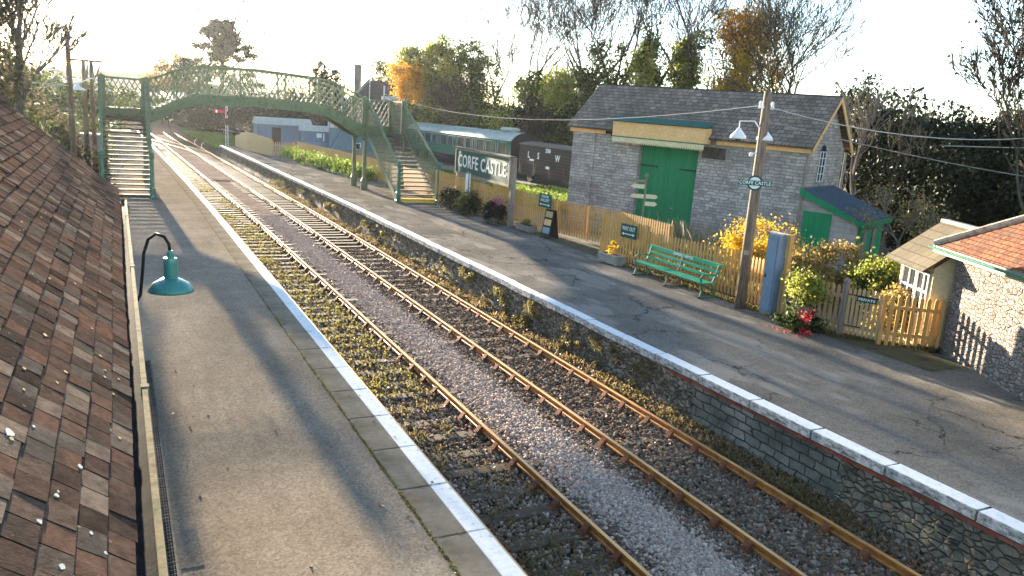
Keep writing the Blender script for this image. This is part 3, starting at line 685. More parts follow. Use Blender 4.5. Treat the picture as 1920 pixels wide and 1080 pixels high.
def leaves(name, mat, P, size, parent):
    V, F = quads(P, size); o = npmesh(name, V, F, LF[mat], parent); o.location = -parent.location; return o
def wb(mb, name, mat, t, smooth=False):
    o = mb.build(name, mat, t, smooth); o.location = -t.location; return o

# ------------------------------------------------------------------ left station building (roof seen from above)
t = thing('station_building', 'low station building on the left under a lichen spotted clay tile roof', 'building', (-2, 6, 0))
th = R(41); Uv = Vector((-math.cos(th), 0, math.sin(th))); Nv = Vector((math.sin(th), 0, math.cos(th))); E0 = Vector((0.0, 0, 2.95)); SL = 2.28
m = MB(); m.box(-4.0, -.08, -3, 15.6, 0, 2.86); m.prism([(-4.0, 2.86), (-.08, 2.86), (-1.75, 4.3)], 15.5, 15.62); wb(m, 'wall', 'shedstone', t)
m = MB()
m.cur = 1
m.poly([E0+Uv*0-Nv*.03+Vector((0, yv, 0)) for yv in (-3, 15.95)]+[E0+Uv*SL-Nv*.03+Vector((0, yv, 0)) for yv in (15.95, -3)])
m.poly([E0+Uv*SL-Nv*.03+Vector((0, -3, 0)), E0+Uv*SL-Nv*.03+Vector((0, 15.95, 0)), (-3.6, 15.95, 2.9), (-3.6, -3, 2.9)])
for row in range(18):
    s0 = row*.13; y = -2.6+(.086 if row % 2 else 0)+rnd.uniform(-.02, .02)
    while y < 15.9:
        wd = .162+rnd.uniform(-.004, .003); a = rnd.uniform(-.003, .003); lift = rnd.uniform(0, .005)+(.007 if rnd.random() < .04 else 0); sl = rnd.uniform(-.006, .006)+.008*math.sin(y*.9)
        b = len(m.v)
        for (ss, nn) in ((s0+sl, .017+lift), (s0+.19, .002)):
            for dn in (0, .012):
                for yy_ in (y+a*(ss-s0)*10, y+wd+a*(ss-s0)*10):
                    p = E0+Uv*ss+Nv*(nn+dn); m.v.append((p.x, yy_, p.z))
        # 0,1 low-bottom 2,3 low-top 4,5 up-bottom 6,7 up-top
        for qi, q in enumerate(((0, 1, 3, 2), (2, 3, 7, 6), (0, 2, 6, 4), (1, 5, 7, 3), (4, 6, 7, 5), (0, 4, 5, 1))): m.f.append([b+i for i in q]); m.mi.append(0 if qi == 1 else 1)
        y += .169
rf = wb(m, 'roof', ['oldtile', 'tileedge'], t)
m = MB()
for j in range(-8, 48):
    y = j*.33; p = E0+Uv*SL
    m.prism([(p.x-.13, p.z-.02), (p.x-.1, p.z+.04), (p.x, p.z+.075), (p.x+.1, p.z+.04), (p.x+.13, p.z-.02)], y, y+.325)
wb(m, 'ridge_tile', 'oldtile', t)
def blobs(lst, mat, name):
    m = MB()
    for (y, s_, r_) in lst:
        c = E0+Uv*s_+Nv*(.0335-.015*((s_ % .13)/.19)); n = 11; top = []
        for k in range(n):
            a = 2*math.pi*k/n; rr = r_*rnd.uniform(.75, 1.15); top.append(c+Vector((0, 1, 0))*math.cos(a)*rr*1.2+Uv*math.sin(a)*rr*.8+Vector((0, y, 0)))
        lo = [p-Nv*.006 for p in top]; m.poly(top)
        for k in range(n): m.poly([lo[k], lo[(k+1) % n], top[(k+1) % n], top[k]])
    o = m.build(name, mat, rf); o['kind'] = 'stuff'; return o
sp = [(3.5, .58, .027), (3.55, .27, .014), (3.2, .35, .012), (3.05, .2, .011), (2.95, .14, .01), (2.93, .4, .013), (2.72, .3, .016), (2.68, .18, .015), (2.7, .25, .012)]
sp += [(rnd.uniform(2.6, 9)**1.0, rnd.uniform(.03, 1.7), rnd.uniform(.004, .011)) for _ in range(16)]
o = blobs(sp, 'lichen', 'lichen_patch'); 
o = blobs([(5.3, .2, .014), (5.0, .55, .016), (4.6, .4, .014), (4.2, .12, .012), (4.15, .07, .012), (4.3, .6, .012)]+[(rnd.uniform(3, 9), rnd.uniform(.03, 1.2), rnd.uniform(.006, .014)) for _ in range(26)], 'yellowlichen', 'moss_tuft')
g = MB(); pr_ = [(.055*math.cos(a), .055*math.sin(a)-.0) for a in [math.pi+math.pi*i/8 for i in range(9)]]; pr2 = [(x*1.14, z*1.14) for x, z in pr_][::-1]
g.sweep([(.045, y, 2.9) for y in (-3, 4, 8, 14.95)], pr_+pr2); gt = wb(g, 'gutter', 'gutterdark', t)
g = MB(); g.box(.09, .122, -3, 15.0, 2.875, 2.907); 
for yv in (-1, 5.2, 9.1, 13): g.box(.084, .132, yv, yv+.06, 2.86, 2.912)
gl = wb(g, 'gutter_lip', 'gutter', t)
g = MB(); g.tube([(.06, 14.9, 2.9), (.12, 14.95, 2.8), (.12, 14.95, .1)], .04, 10); wb(g, 'downpipe', 'gutter', t)
# wall lamp on a swan neck
t = thing('swan_neck_lamp', 'teal enamel swan neck lamp hung from the left building eave', 'lamp', (.13, 8.9, 2.6))
wb(MB().tube([(.06, 8.98, 2.55), (.13, 8.93, 2.56), (.17, 8.88, 2.65), (.19, 8.8, 2.86), (.21, 8.7, 3.12), (.25, 8.6, 3.28), (.32, 8.5, 3.35), (.39, 8.45, 3.33), (.43, 8.42, 3.26), (.44, 8.4, 3.16)], .016, 10), 'lamp_arm', 'black', t, True)
c0 = (.44, 8.4, 0)
wb(MB().lathe([(.02, 3.2), (.035, 3.17), (.035, 3.13), (.062, 3.125), (.066, 3.1), (.066, 2.93), (.07, 2.92)], c0, 24), 'lamp_cap', 'lampgreen', t)
wb(MB().lathe([(.072, 2.925), (.11, 2.905), (.17, 2.87), (.205, 2.82), (.215, 2.79), (.208, 2.79), (.17, 2.85), (.1, 2.885)], c0, 40), 'lamp_shade', 'lampgreen', t, True)
wb(MB().lathe([(.02, 2.88), (.05, 2.86), (.06, 2.82), (.045, 2.78), (.01, 2.765)], c0, 16), 'bulb', 'enamel', t, True)
# drain grate
t = thing('drain_grate', 'long galvanised drain grate along the foot of the left building wall', 'drain', (.32, 8, 0))
m = MB(); m.box(.25, .42, 3, 15, .003, .006); wb(m, 'drain_channel', 'dark', t)
m = MB()
for x in (.25, .41): m.box(x-.012, x+.012, 3, 15, .005, .028)
for i in range(5): m.box(.272+i*.026, .279+i*.026, 3, 15, .006, .024)
y = 3.0
while y < 15: m.box(.262, .398, y, y+(.02 if int(y*10) % 10 == 0 else .008), .006, .026); y += .075
wb(m, 'grille', 'grate', t)
m = MB(); m.box(.44, .66, 7.9, 8.7, .004, .009); t2 = wb(m, 'drain_cover', 'asphR', t)

# ------------------------------------------------------------------ picket fences
def fence(label, pts, h, name='picket_fence', mat='picket', sp=.15, w=.084, z0=.06, post=2.2, posth=None, cat='fence', group=None, closed=False, front=1, htab=None):
    t = thing(name, label, cat, (pts[0][0], pts[0][1], 0), 0, group)
    mp = MB(); mr = MB()
    for (a, b) in zip(pts, pts[1:]):
        a = Vector((*a[:2], 0)); b = Vector((*b[:2], 0)); u = (b-a).normalized(); L = (b-a).length; nv = Vector((u.y, -u.x, 0))*front
        T = lambda x, y, z, a=a, u=u, nv=nv: tuple(a+u*x+nv*y+Vector((0, 0, z)))
        n = int(L/sp)
        for i in range(n+1):
            x = i*L/max(1, n); hh = (h if htab is None else lerp(x/L, htab))+rnd.uniform(-.012, .012); ww = w*rnd.uniform(.93, 1.05); tl = rnd.uniform(-.006, .006); z_ = z0+rnd.uniform(-.015, .015)
            mp.prism([(x-ww/2, z_), (x+ww/2, z_), (x+ww/2+tl, hh-.05), (x+ww*.22+tl, hh), (x-ww*.22+tl, hh), (x-ww/2+tl, hh-.05)], 0, .02, T)
        for zz in ((.25, .33), (h-.33, h-.25)):
            mr = MB().prism([(-.03, zz[0]), (L+.03, zz[0]), (L+.03, zz[1]), (-.03, zz[1])], -.045, -.002, T); wb(mr, 'fence_rail', mat, t)
    wb(mp, 'pickets', mat, t)
    for (a, b) in zip(pts, pts[1:]):
        a = Vector((*a[:2], 0)); b = Vector((*b[:2], 0)); u = (b-a).normalized(); L = (b-a).length; nv = Vector((u.y, -u.x, 0))*front
        k = max(1, int(round(L/post)))
        for i in range(k+1):
            p = a+u*(i*L/k)-nv*.1; q = MB(); ph = (posth or h-.05); q.box(p.x-.05, p.x+.05, p.y-.05, p.y+.05, 0, ph); wb(q, 'fence_post', mat, t)
    return t
fence('long tan picket fence between the footbridge foot and the path gap', [(15.15, 39.9), (15.6, 33.5), (16.0, 28.4)], 1.55, front=1, htab=[(0, 1.75), (1, 1.5)])
fence('tan picket screen set back behind the path gap', [(16.55, 29.2), (17.35, 25.6), (17.2, 22.3)], 1.45)
fence('tan picket panel with the WAY OUT board on it', [(15.5, 23.9), (15.75, 21.6)], 1.5)
fence('tan picket fence behind the green bench', [(15.78, 21.5), (15.98, 17.3), (15.75, 16.0)], 1.33, htab=[(0, 1.3), (1, 1.4)])
fence('greyer picket fence behind the flowers right of the blue cabinet', [(15.55, 15.2), (15.75, 13.35)], 1.25, mat='picketgrey')
fence('orange tan picket fence between the private gate and the stone building', [(16.1, 12.45), (17.1, 11.68)], 1.22, z0=.0)
# private gate
t = thing('private_gate', 'picket gate carrying the small green PRIVATE plate', 'gate', (15.72, 13.2, 0))
a = Vector((15.74, 13.2, 0)); b = Vector((16.08, 12.5, 0)); u = (b-a).normalized(); nv = Vector((u.y, -u.x, 0)); L = (b-a).length
T = lambda x, y, z: tuple(a+u*x+nv*y+Vector((0, 0, z)))
m = MB()
for i in range(8):
    x = .03+i*(L-.06)/7; hh = 1.22+.06*math.sin(i/7*math.pi)
    m.prism([(x-.033, .1), (x+.033, .1), (x+.033, hh-.05), (x, hh), (x-.033, hh-.05)], 0, .02, T)
wb(m, 'pickets', 'picketgrey', t)
m = MB()
for z in (.25, .98): m.prism([(0, z), (L, z), (L, z+.07), (0, z+.07)], -.045, -.002, T)
wb(m, 'gate_rail', 'picketgrey', t)
m = MB(); m.prism([(0, 1.06), (L*.9, 1.06), (L*.9, 1.085), (0, 1.085)], .021, .03, T); m.prism([(0, .3), (L*.5, .3), (L*.5, .325), (0, .325)], .021, .03, T); wb(m, 'strap_hinge', 'black', t)
m = MB(); p = a+u*-.08; m.box(p.x-.06, p.x+.06, p.y-.06, p.y+.06, 0, 1.32); m.lathe([(.05, 1.32), (.085, 1.36), (.085, 1.42), (.02, 1.46)], (p.x, p.y, 0), 4, .78); wb(m, 'gate_post', 'weatherwood', t)
t = thing('private_plate', 'small green plate reading PRIVATE on the picket gate', 'sign', T(.5, .03, 1.02))
m = MB(); m.prism([(.2, .94), (.66, .94), (.66, 1.06), (.2, 1.06)], .024, .036, T); wb(m, 'plate', 'signgreen', t)
o = text('PRIVATE', 'lettering', .085, 'letter', t, frame(T(.43, .037, 1.0), u, (0, 0, 1)), .002, .002, .38); o.location = -t.location
def board(name, label, c, u, wd, ht, lines, mat='signgreen', thick=.025, arrow=False, backing=None):
    """a lettered plate standing off a fence: c centre, u the reading direction"""
    u = Vector((*u, 0)).normalized(); n = u.cross(Vector((0, 0, 1))); c = Vector(c)
    t = thing(name, label, 'sign', tuple(c-Vector((0, 0, ht/2))))
    T = lambda x, y, z: tuple(c+u*x+n*y+Vector((0, 0, z)))
    m = MB(); m.prism([(-wd/2, -ht/2), (wd/2, -ht/2), (wd/2, ht/2), (-wd/2, ht/2)], 0, thick, T); wb(m, 'plate', mat, t)
    for s_, z, size, w_ in lines:
        o = text(s_, 'lettering', size, 'letter', t, frame(T(0, thick+.002, z), u), .002, size*.012, w_, space=1.08); o.location = -t.location
    if arrow is not False:
        z = arrow; m = MB(); l = wd*.36
        m.prism([(-l, z-.015), (l, z-.015), (l, z+.015), (-l, z+.015)], thick, thick+.005, T)
        for sg in (-1, 1): m.prism([(sg*l*1.15, z), (sg*l*.8, z+.05), (sg*l*.8, z-.05)], thick, thick+.006, T)
        wb(m, 'arrow', 'letter', t)
    return t
board('way_out_sign', 'green WAY OUT board with a double arrow on the picket panel', (15.56, 22.35, 1.17), (.11, -1), .8, .46, [('WAY OUT', .08, .2, .66)], arrow=-.1)
board('museum_sign', 'green direction board with a double arrow beside the path gap', (15.85, 28.95, 1.42), (.08, -1), .95, .55, [('MUSEUM', .17, .14, .5), ('GALLERY', .02, .17, .66)], arrow=-.16)

# ------------------------------------------------------------------ big running-in board
t = thing('station_nameboard', 'large green CORFE CASTLE nameboard on oak posts', 'sign', (15.5, 35, 0))
a = Vector((15.72, 38.6, 0)); b = Vector((15.3, 31.25, 0)); u = (b-a).normalized(); n = u.cross(Vector((0, 0, 1))); L = (b-a).length
T = lambda x, y, z: tuple(a+u*x+n*y+Vector((0, 0, z)))
m = MB(); m.prism([(.12, 1.82), (L-.12, 1.82), (L-.12, 2.92), (.12, 2.92)], -.02, .03, T); wb(m, 'board', 'signgreen', t)
m = MB()
for q in ([(0, 1.72), (L, 1.72), (L, 1.82), (0, 1.82)], [(0, 2.92), (L, 2.92), (L, 3.0), (0, 3.0)], [(.0, 1.82), (.12, 1.82), (.12, 2.92), (.0, 2.92)], [(L-.12, 1.82), (L, 1.82), (L, 2.92), (L-.12, 2.92)]): m.prism(q, -.04, .06, T)
wb(m, 'frame', 'weatherwood', t)
m = MB(); m.prism([(-.15, 3.0), (L+.15, 3.0), (L+.15, 3.06), (-.15, 3.06)], -.12, .14, T); wb(m, 'cap', 'barkpale', t)
for x in (.05, L*.5, L-.05):
    m = MB(); top = 1.72 if x == L*.5 else 3.0
    if x == L*.5: top = 1.72
    m.prism([(x-.1, 0), (x+.1, 0), (x+.1, top), (x-.1, top)], -.25, -.045, T); wb(m, 'post', 'weatherwood', t)
o = text('CORFE CASTLE', 'lettering', .86, 'letter', t, frame(T(L/2, .035, 2.37), u), .006, .012, L-.9, space=1.12); o.location = -t.location
# notice case between the posts
t = thing('notice_case', 'narrow dark notice case with a pale poster below the nameboard', 'notice board', (15.2, 35.6, 0))
m = MB(); m.box(15.12, 15.24, 35.35, 35.85, .0, .1); m.box(15.12, 15.2, 35.4, 35.8, .1, 2.0); wb(m, 'case', 'signgreen', t)
m = MB(); m.box(15.1, 15.118, 35.45, 35.76, 1.05, 1.9); m.box(15.14, 15.2, 35.38, 35.399, 1.0, 1.95); wb(m, 'poster', 'letter', t)

# ------------------------------------------------------------------ blue cabinet, bench, troughs, a-board, finger post
t = thing('steel_cabinet', 'tall blue grey steel cabinet in front of the picket fence', 'cabinet', (15.45, 15.5, 0))
m = MB(); m.box(15.34, 15.62, 15.26, 15.68, 0, 2.15); o = wb(m, 'body', 'bluebox', t); bevel(o, .02)
m = MB(); m.box(15.31, 15.65, 15.22, 15.72, 2.15, 2.2); wb(m, 'lid', 'whiteface', t)
m = MB(); m.box(15.332, 15.339, 15.3, 15.306, .12, 2.05); m.box(15.332, 15.339, 15.3, 15.64, 2.044, 2.05); m.box(15.332, 15.339, 15.3, 15.64, .12, .126); wb(m, 'door_seam', 'black', t)
m = MB(); m.box(15.31, 15.34, 15.58, 15.6, 1.0, 1.1); wb(m, 'handle', 'black', t)
m = MB(); m.box(15.336, 15.625, 15.25, 15.69, 0, .06); wb(m, 'plinth', 'rust', t)
m = MB(); m.box(15.56, 15.68, 15.1, 15.2, 0, 2.2); m.box(15.56, 15.68, 15.72, 15.86, 0, 2.2); wb(m, 'timber_post', 'yellowpost' if 'yellowpost' in M else 'picket', t)
t = thing('platform_bench', 'green slatted bench lettered CORFE CASTLE by the picket fence', 'bench', (15.2, 19.1, 0), math.atan2(-1, .0))
# local x runs towards the camera along the fence, local y points away from the track (+X world)
Lb = 3.5
for i, (yy_, z) in enumerate(((-.38, .45), (-.27, .46), (-.16, .455), (-.05, .445))):
    m = MB(); m.box(-Lb/2, Lb/2, yy_-.045, yy_+.045, z-.015, z+.015); o = m.build('seat_slat', 'benchgreen', t); bevel(o, .006)
for i, (yy_, z, hh) in enumerate(((.07, .6, .045), (.12, .76, .045), (.17, .93, .07))):
    m = MB(); m.box(-Lb/2, Lb/2, yy_-.014, yy_+.014, z-hh, z+hh); o = m.build('back_slat', 'benchgreen', t); o.rotation_euler = (0, 0, 0); bevel(o, .006)
for x in (-Lb/2+.12, 0, Lb/2-.12):
    m = MB()
    for P_ in ([(x, -.42, 0), (x, -.36, .22), (x, -.4, .43)], [(x, .16, 0), (x, .05, .25), (x, -.02, .43), (x, .08, .62), (x, .19, 1.0)], [(x, -.42, .42), (x, -.1, .43), (x, .0, .42)], [(x, -.5, .03), (x, .25, .03)]):
        m.sweep(P_, [(-.022, -.022), (.022, -.022), (.022, .022), (-.022, .022)], up=(1, 0, 0))
    if x: m.sweep([(x, -.4, .44), (x, -.44, .6), (x, -.36, .68), (x, -.1, .68), (x, .1, .66)], [(-.02, -.02), (.02, -.02), (.02, .02), (-.02, .02)], up=(1, 0, 0))
    m.build('cast_frame', 'iron_green' if x else 'weatherwood', t)
o = text('CORFE CASTLE', 'lettering', .1, 'letter', t, Matrix.Identity(4), .002, .003, .95)
o.data.transform(frame((0, .153, .93), (1, 0, 0), (0, 0, 1)))
def trough(label, c, rz, L, mat, plantmat, h=.32, plant=.3, n=500):
    t = thing('planter_trough', label, 'planter', (c[0], c[1], 0), rz)
    m = MB(); 
    m.box(-L/2, L/2, -.2, .2, .05, .09); m.box(-L/2, L/2, -.2, -.165, .09, h); m.box(-L/2, L/2, .165, .2, .09, h); m.box(-L/2, -L/2+.035, -.165, .165, .09, h); m.box(L/2-.035, L/2, -.165, .165, .09, h)
    m.box(-L/2+.06, L/2-.06, -.215, -.2, .12, .15); m.box(-L/2+.06, L/2-.06, -.215, -.2, h-.06, h-.03); m.box(-L/2+.06, -L/2+.09, -.215, -.2, .15, h-.06); m.box(L/2-.09, L/2-.06, -.215, -.2, .15, h-.06)
    m.box(-L/2+.05, -L/2+.15, -.15, .15, 0, .05); m.box(L/2-.15, L/2-.05, -.15, .15, 0, .05)
    m.build('trough', mat, t)
    m = MB(); m.box(-L/2+.036, L/2-.036, -.164, .164, .1, h-.03); m.build('soil', 'dark', t)
    P = cloud_pts([(0, 0, h+plant*.5, .17, .13, plant*.6)], n, .04); V, F = quads(P, .06); npmesh('foliage', V, F, LF[plantmat], t)
    return t
trough('carved stone trough with a small golden bush left of the bench', (15.12, 22.62), -1.5, 1.05, 'stonegrey', 'yellow', .36, .42)
trough('plain wooden trough with a dark plant near the path gap', (15.5, 29.85), -1.5, 1.1, 'weatherwood', 'brown', .3, .2, 300)
t = thing('sandwich_board', 'black folding board with three framed pictures at the path gap', 'sandwich board', (15.72, 28.15, 0), -1.45)
m = MB(); m.prism([(-.3, 0), (.3, 0), (.3, 1.15), (-.3, 1.15)], -.03, .0, lambda x, y, z: (x, y-.22+z*.18, z)); m.prism([(-.3, 0), (.3, 0), (.3, 1.15), (-.3, 1.15)], .0, .03, lambda x, y, z: (x, y+.22-z*.17, z)); m.build('board', 'black', t)
for z, mt in ((.2, 'bluebox'), (.52, 'cream'), (.84, 'picketgrey')):
    m = MB(); m.prism([(-.23, z), (.23, z), (.23, z+.24), (-.23, z+.24)], -.045, -.032, lambda x, y, z: (x, y-.22+z*.18, z)); m.build('picture', mt, t)
t = thing('finger_post', 'slim post with five pale pointing fingers in front of the green doors', 'signpost', (19.4, 27.0, 0))
wb(MB().tube([(19.4, 27.0, 0), (19.4, 27.0, 2.65)], .035, 8).lathe([(.05, 2.65), (.09, 2.72), (.05, 2.8), (.02, 2.85)], (19.4, 27, 0), 10), 'post', 'weatherwood', t)
for z, a_, L, mt in ((2.5, 2.55, 1.15, 'weatherwood'), (2.28, 2.4, .55, 'creamlight'), (1.88, 2.4, .55, 'creamlight'), (1.9, -.75, .5, 'creamlight'), (1.6, -.75, .5, 'creamlight')):
    d = Vector((math.cos(a_), math.sin(a_), 0)); m = MB()
    s_ = Vector((19.4, 27, z))+d*.04; e = s_+d*L; h = .085 if mt == 'creamlight' else .05
    m.poly([s_+Vector((0, 0, -h)), e-d*.1+Vector((0, 0, -h)), e, e-d*.1+Vector((0, 0, h)), s_+Vector((0, 0, h))]); n_ = d.cross(Vector((0, 0, 1)))*.03
    m.poly([s_+Vector((0, 0, -h))+n_, e-d*.1+Vector((0, 0, -h))+n_, e+n_, e-d*.1+Vector((0, 0, h))+n_, s_+Vector((0, 0, h))+n_])
    P5 = [s_+Vector((0, 0, -h)), e-d*.1+Vector((0, 0, -h)), e, e-d*.1+Vector((0, 0, h)), s_+Vector((0, 0, h))]
    for i in range(5): m.poly([P5[i], P5[(i+1) % 5], P5[(i+1) % 5]+n_, P5[i]+n_])
    wb(m, 'finger', mt, t)

# ------------------------------------------------------------------ platform pole with lamps and target sign
t = thing('telegraph_pole', 'tall weathered wooden pole by the blue cabinet carrying two white lamps', 'pole', (15.2, 16.25, 0))
wb(MB().tube([(15.2, 16.25, 0), (15.22, 16.25, 2.5), (15.25, 16.27, 5.0), (15.26, 16.28, 5.8)], [.145, .135, .115, .1], 14), 'pole', 'polewood', t, True)
m = MB(); m.tube([(15.1, 16.25, .2), (15.15, 16.2, 5.0)], .02, 6); m.tube([(15.32, 16.18, .2), (15.34, 16.2, 4.6)], .016, 6); m.box(15.05, 15.15, 16.1, 16.2, 1.5, 1.62); wb(m, 'conduit', 'weatherwood', t)
for sg, (dx, dy) in ((-1, (-.42, .45)), (1, (.1, .02))):
    x, yv = 15.25+dx, 16.27+dy; m = MB()
    m.tube([(15.25, 16.27, 4.72), (15.25+dx*.4, 16.27+dy*.4, 5.02), (x, yv, 5.0), (x, yv, 4.75)], .018, 8)
    ar = wb(m, 'lamp_arm', 'enamel', t)
    m = MB(); m.lathe([(.05, 4.82), (.06, 4.78), (.13, 4.7), (.2, 4.62), (.22, 4.54), (.2, 4.54), (.1, 4.68)], (x, yv, 0), 20); wb(m, 'lamp_shade', 'enamel', t, True)
    m = MB(); m.lathe([(.02, 4.64), (.07, 4.58), (.07, 4.5), (.02, 4.46)], (x, yv, 0), 12); wb(m, 'lamp_bulb', 'glass', t, True)
m = MB(); m.tube([(15.13, 16.28, 4.2), (15.03, 16.32, 4.18)], .02, 6); m.lathe([(.02, 4.1), (.05, 4.12), (.05, 4.18), (.02, 4.22)], (15.0, 16.34, 0), 12); wb(m, 'camera_dome', 'enamel', t)
m = MB(); m.box(15.0, 15.5, 16.24, 16.3, 5.35, 5.42); m.lathe([(.03, 5.42), (.04, 5.46), (.04, 5.5), (.02, 5.54)], (15.05, 16.27, 0), 10); m.lathe([(.03, 5.42), (.04, 5.46), (.04, 5.5), (.02, 5.54)], (15.46, 16.27, 0), 10); wb(m, 'cable_bracket', 'enamel', t)
t = thing('target_sign', 'small round white and green CORFE CASTLE target sign fixed to the tall pole', 'sign', (15.06, 16.05, 3.3))
u = Vector((.78, -.62, 0)).normalized(); n = u.cross(Vector((0, 0, 1))); c = Vector((15.07, 16.14, 3.43))
T = lambda x, y, z: tuple(c+u*x+n*y+Vector((0, 0, z)))
m = MB()
def disc(r, y0, y1): 
    m.prism([(r*math.cos(2*math.pi*k/28), r*math.sin(2*math.pi*k/28)) for k in range(28)], y0, y1, T)
disc(.2, 0, .015); wb(m, 'rim', 'signgreen', t)
m = MB(); disc(.155, .016, .024); wb(m, 'disc', 'letter', t)
m = MB(); m.prism([(-.42, -.065), (.42, -.065), (.42, .065), (-.42, .065)], .025, .04, T); wb(m, 'bar', 'signgreen', t)
o = text('CORFE CASTLE', 'lettering', .12, 'letter', t, frame(T(0, .042, 0), u), .003, .0025, .8, space=1.1); o.location = -t.location
# ------------------------------------------------------------------ lattice footbridge
t = thing('footbridge', 'green lattice iron footbridge arching over both tracks with a stair to each platform', 'footbridge', (6, 45.9, 0))
ZT = [(-.6, 5.38), (1.4, 5.36), (2.0, 5.52), (2.7, 5.86), (3.4, 6.1), (4.2, 6.24), (7, 6.3), (10, 6.14), (10.8, 6.02), (11.6, 5.75), (12.3, 5.45), (12.9, 5.2), (15.2, 5.15)]
ZK = [(-.6, 3.8), (1.4, 3.8), (2.0, 3.95), (2.7, 4.35), (3.4, 4.62), (4.2, 4.76), (7, 4.82), (10, 4.7), (10.8, 4.55), (11.6, 4.2), (12.3, 3.85), (12.9, 3.62), (15.2, 3.6)]
ZB = [(-.6, 3.22), (1.4, 3.22), (2.0, 3.4), (2.7, 3.85), (3.4, 4.15), (4.2, 4.32), (7, 4.38), (10, 4.24), (10.8, 4.08), (11.6, 3.68), (12.3, 3.25), (12.9, 3.0), (15.2, 3.0)]
def lattice(m, P, L, n, run, wd=.03, th=.01):
    """flat bars crossing both ways; P(s, k) -> point with k 0 bottom .. 1 top"""
    st = L/n; runs = run
    for sg, yo in ((1, -.01), (-1, .01)):
        for i in range(-int(run/st)-1, n+int(run/st)+2):
            s0 = i*st; s1 = s0+sg*run
            k0, k1 = 0.0, 1.0
            for lim in (0, L):
                pass
            def kk(s): return (s-s0)/(s1-s0)
            lo, hi = min(s0, s1), max(s0, s1)
            if hi <= 0 or lo >= L: continue
            sa = min(max(s0, 0), L); sb = min(max(s1, 0), L)
            if abs(sa-sb) < .03: continue
            a = P(sa, kk(sa), yo); b = P(sb, kk(sb), yo); m.beam(a, b, th, wd) if False else flat(m, a, b, wd, th)
def flat(m, a, b, wd, th):
    a = Vector(a); b = Vector(b); d = (b-a); nn = CUR_N; c = d.cross(nn).normalized()*wd/2; n2 = nn*th/2
    k = len(m.v)
    for o in (a, b): m.v += [tuple(o+x) for x in (-c-n2, c-n2, c+n2, -c+n2)]
    for q in ((0, 1, 2, 3), (7, 6, 5, 4), (0, 4, 5, 1), (1, 5, 6, 2), (2, 6, 7, 3), (3, 7, 4, 0)): m.f.append([k+i for i in q]); m.mi.append(m.cur)
YN, YF = 45.9, 48.2
XS = [-.6, 1.4, 2.9, 4.4, 6.05, 8.4, 10.2, 11.6, 12.9, 15.2]
for Yg, rngs in ((YN, [(1.4, 12.9)]), (YF, [(-.6, 15.2)])):
    for (xa, xb) in rngs:
        m = MB(); pts = [x for x in np.arange(xa, xb+.001, .35)]
        if pts[-1] < xb-.01: pts.append(xb)
        for p, q in zip(pts, pts[1:]):
            for yo in (-.02, .02):
                m.poly([(p, Yg+yo, lerp(p, ZB)), (q, Yg+yo, lerp(q, ZB)), (q, Yg+yo, lerp(q, ZK)), (p, Yg+yo, lerp(p, ZK))], yo > 0)
        for Z, w_ in ((ZT, .14), (ZK, .08), (ZB, .16)):
            m.sweep([(x, Yg, lerp(x, Z)) for x in pts], [(-w_/2, -.05), (w_/2, -.05), (w_/2, .05), (-w_/2, .05)])
        for x in np.arange(xa+.2, xb, .42): m.box(x-.025, x+.025, Yg-.05, Yg+.05, lerp(x, ZB), lerp(x, ZK))
        wb(m, 'girder', 'bridge', t)
        CUR_N = Vector((0, 1, 0)); m = MB()
        Pf = lambda s, k, yo, xa=xa, Yg=Yg: (xa+s, Yg+yo, lerp(xa+s, ZK)*(1-k)+lerp(xa+s, ZT)*k)
        lattice(m, Pf, xb-xa, int((xb-xa)/.26), .85, .062 if Yg == YN else .042)
        wb(m, 'lattice_panel', 'bridge', t)
        for x in XS:
            if xa <= x <= xb:
                m = MB(); m.box(x-.055, x+.055, Yg-.08, Yg+.08, lerp(x, ZB)-.02, lerp(x, ZT)+.06); wb(m, 'girder_post', 'bridge', t)
m = MB(); pts = list(np.arange(-.6, 15.21, .4))
for p, q in zip(pts, pts[1:]):
    zz = [lerp(v, ZB)+.12 for v in (p, q)]
    m.poly([(p, YN, zz[0]), (q, YN, zz[1]), (q, YF, zz[1]), (p, YF, zz[0])]); m.poly([(p, YN, zz[0]+.06), (q, YN, zz[1]+.06), (q, YF, zz[1]+.06), (p, YF, zz[0]+.06)])
wb(m, 'deck', 'tread', t)
for x in (-.6, 15.2):   # landing side panels
    CUR_N = Vector((1, 0, 0)); m = MB()
    Pf = lambda s, k, yo, x=x: (x+yo, YN+s, lerp(x, ZK)*(1-k)+lerp(x, ZT)*k)
    lattice(m, Pf, YF-YN, 8, .85, .042); m.box(x-.06, x+.06, YN, YF, lerp(x, ZT)-.03, lerp(x, ZT)+.03); m.box(x-.02, x+.02, YN, YF, lerp(x, ZB), lerp(x, ZK)); wb(m, 'landing_panel', 'bridge', t)
for x0_, x1_ in ((1.28, 1.62), (-.74, -.42), (12.72, 13.04), (15.06, 15.36)):
    for yv in (YN-.1, YF+.1):
        m = MB(); m.box(x0_, x1_, yv-.03, yv+.03, lerp((x0_+x1_)/2, ZB)-.02, lerp((x0_+x1_)/2, ZT)+.08); m.box((x0_+x1_)/2-.05, (x0_+x1_)/2+.05, yv-.08, yv+.08, lerp((x0_+x1_)/2, ZB)-.02, lerp((x0_+x1_)/2, ZT)+.12); wb(m, 'corner_post', 'bridge', t)
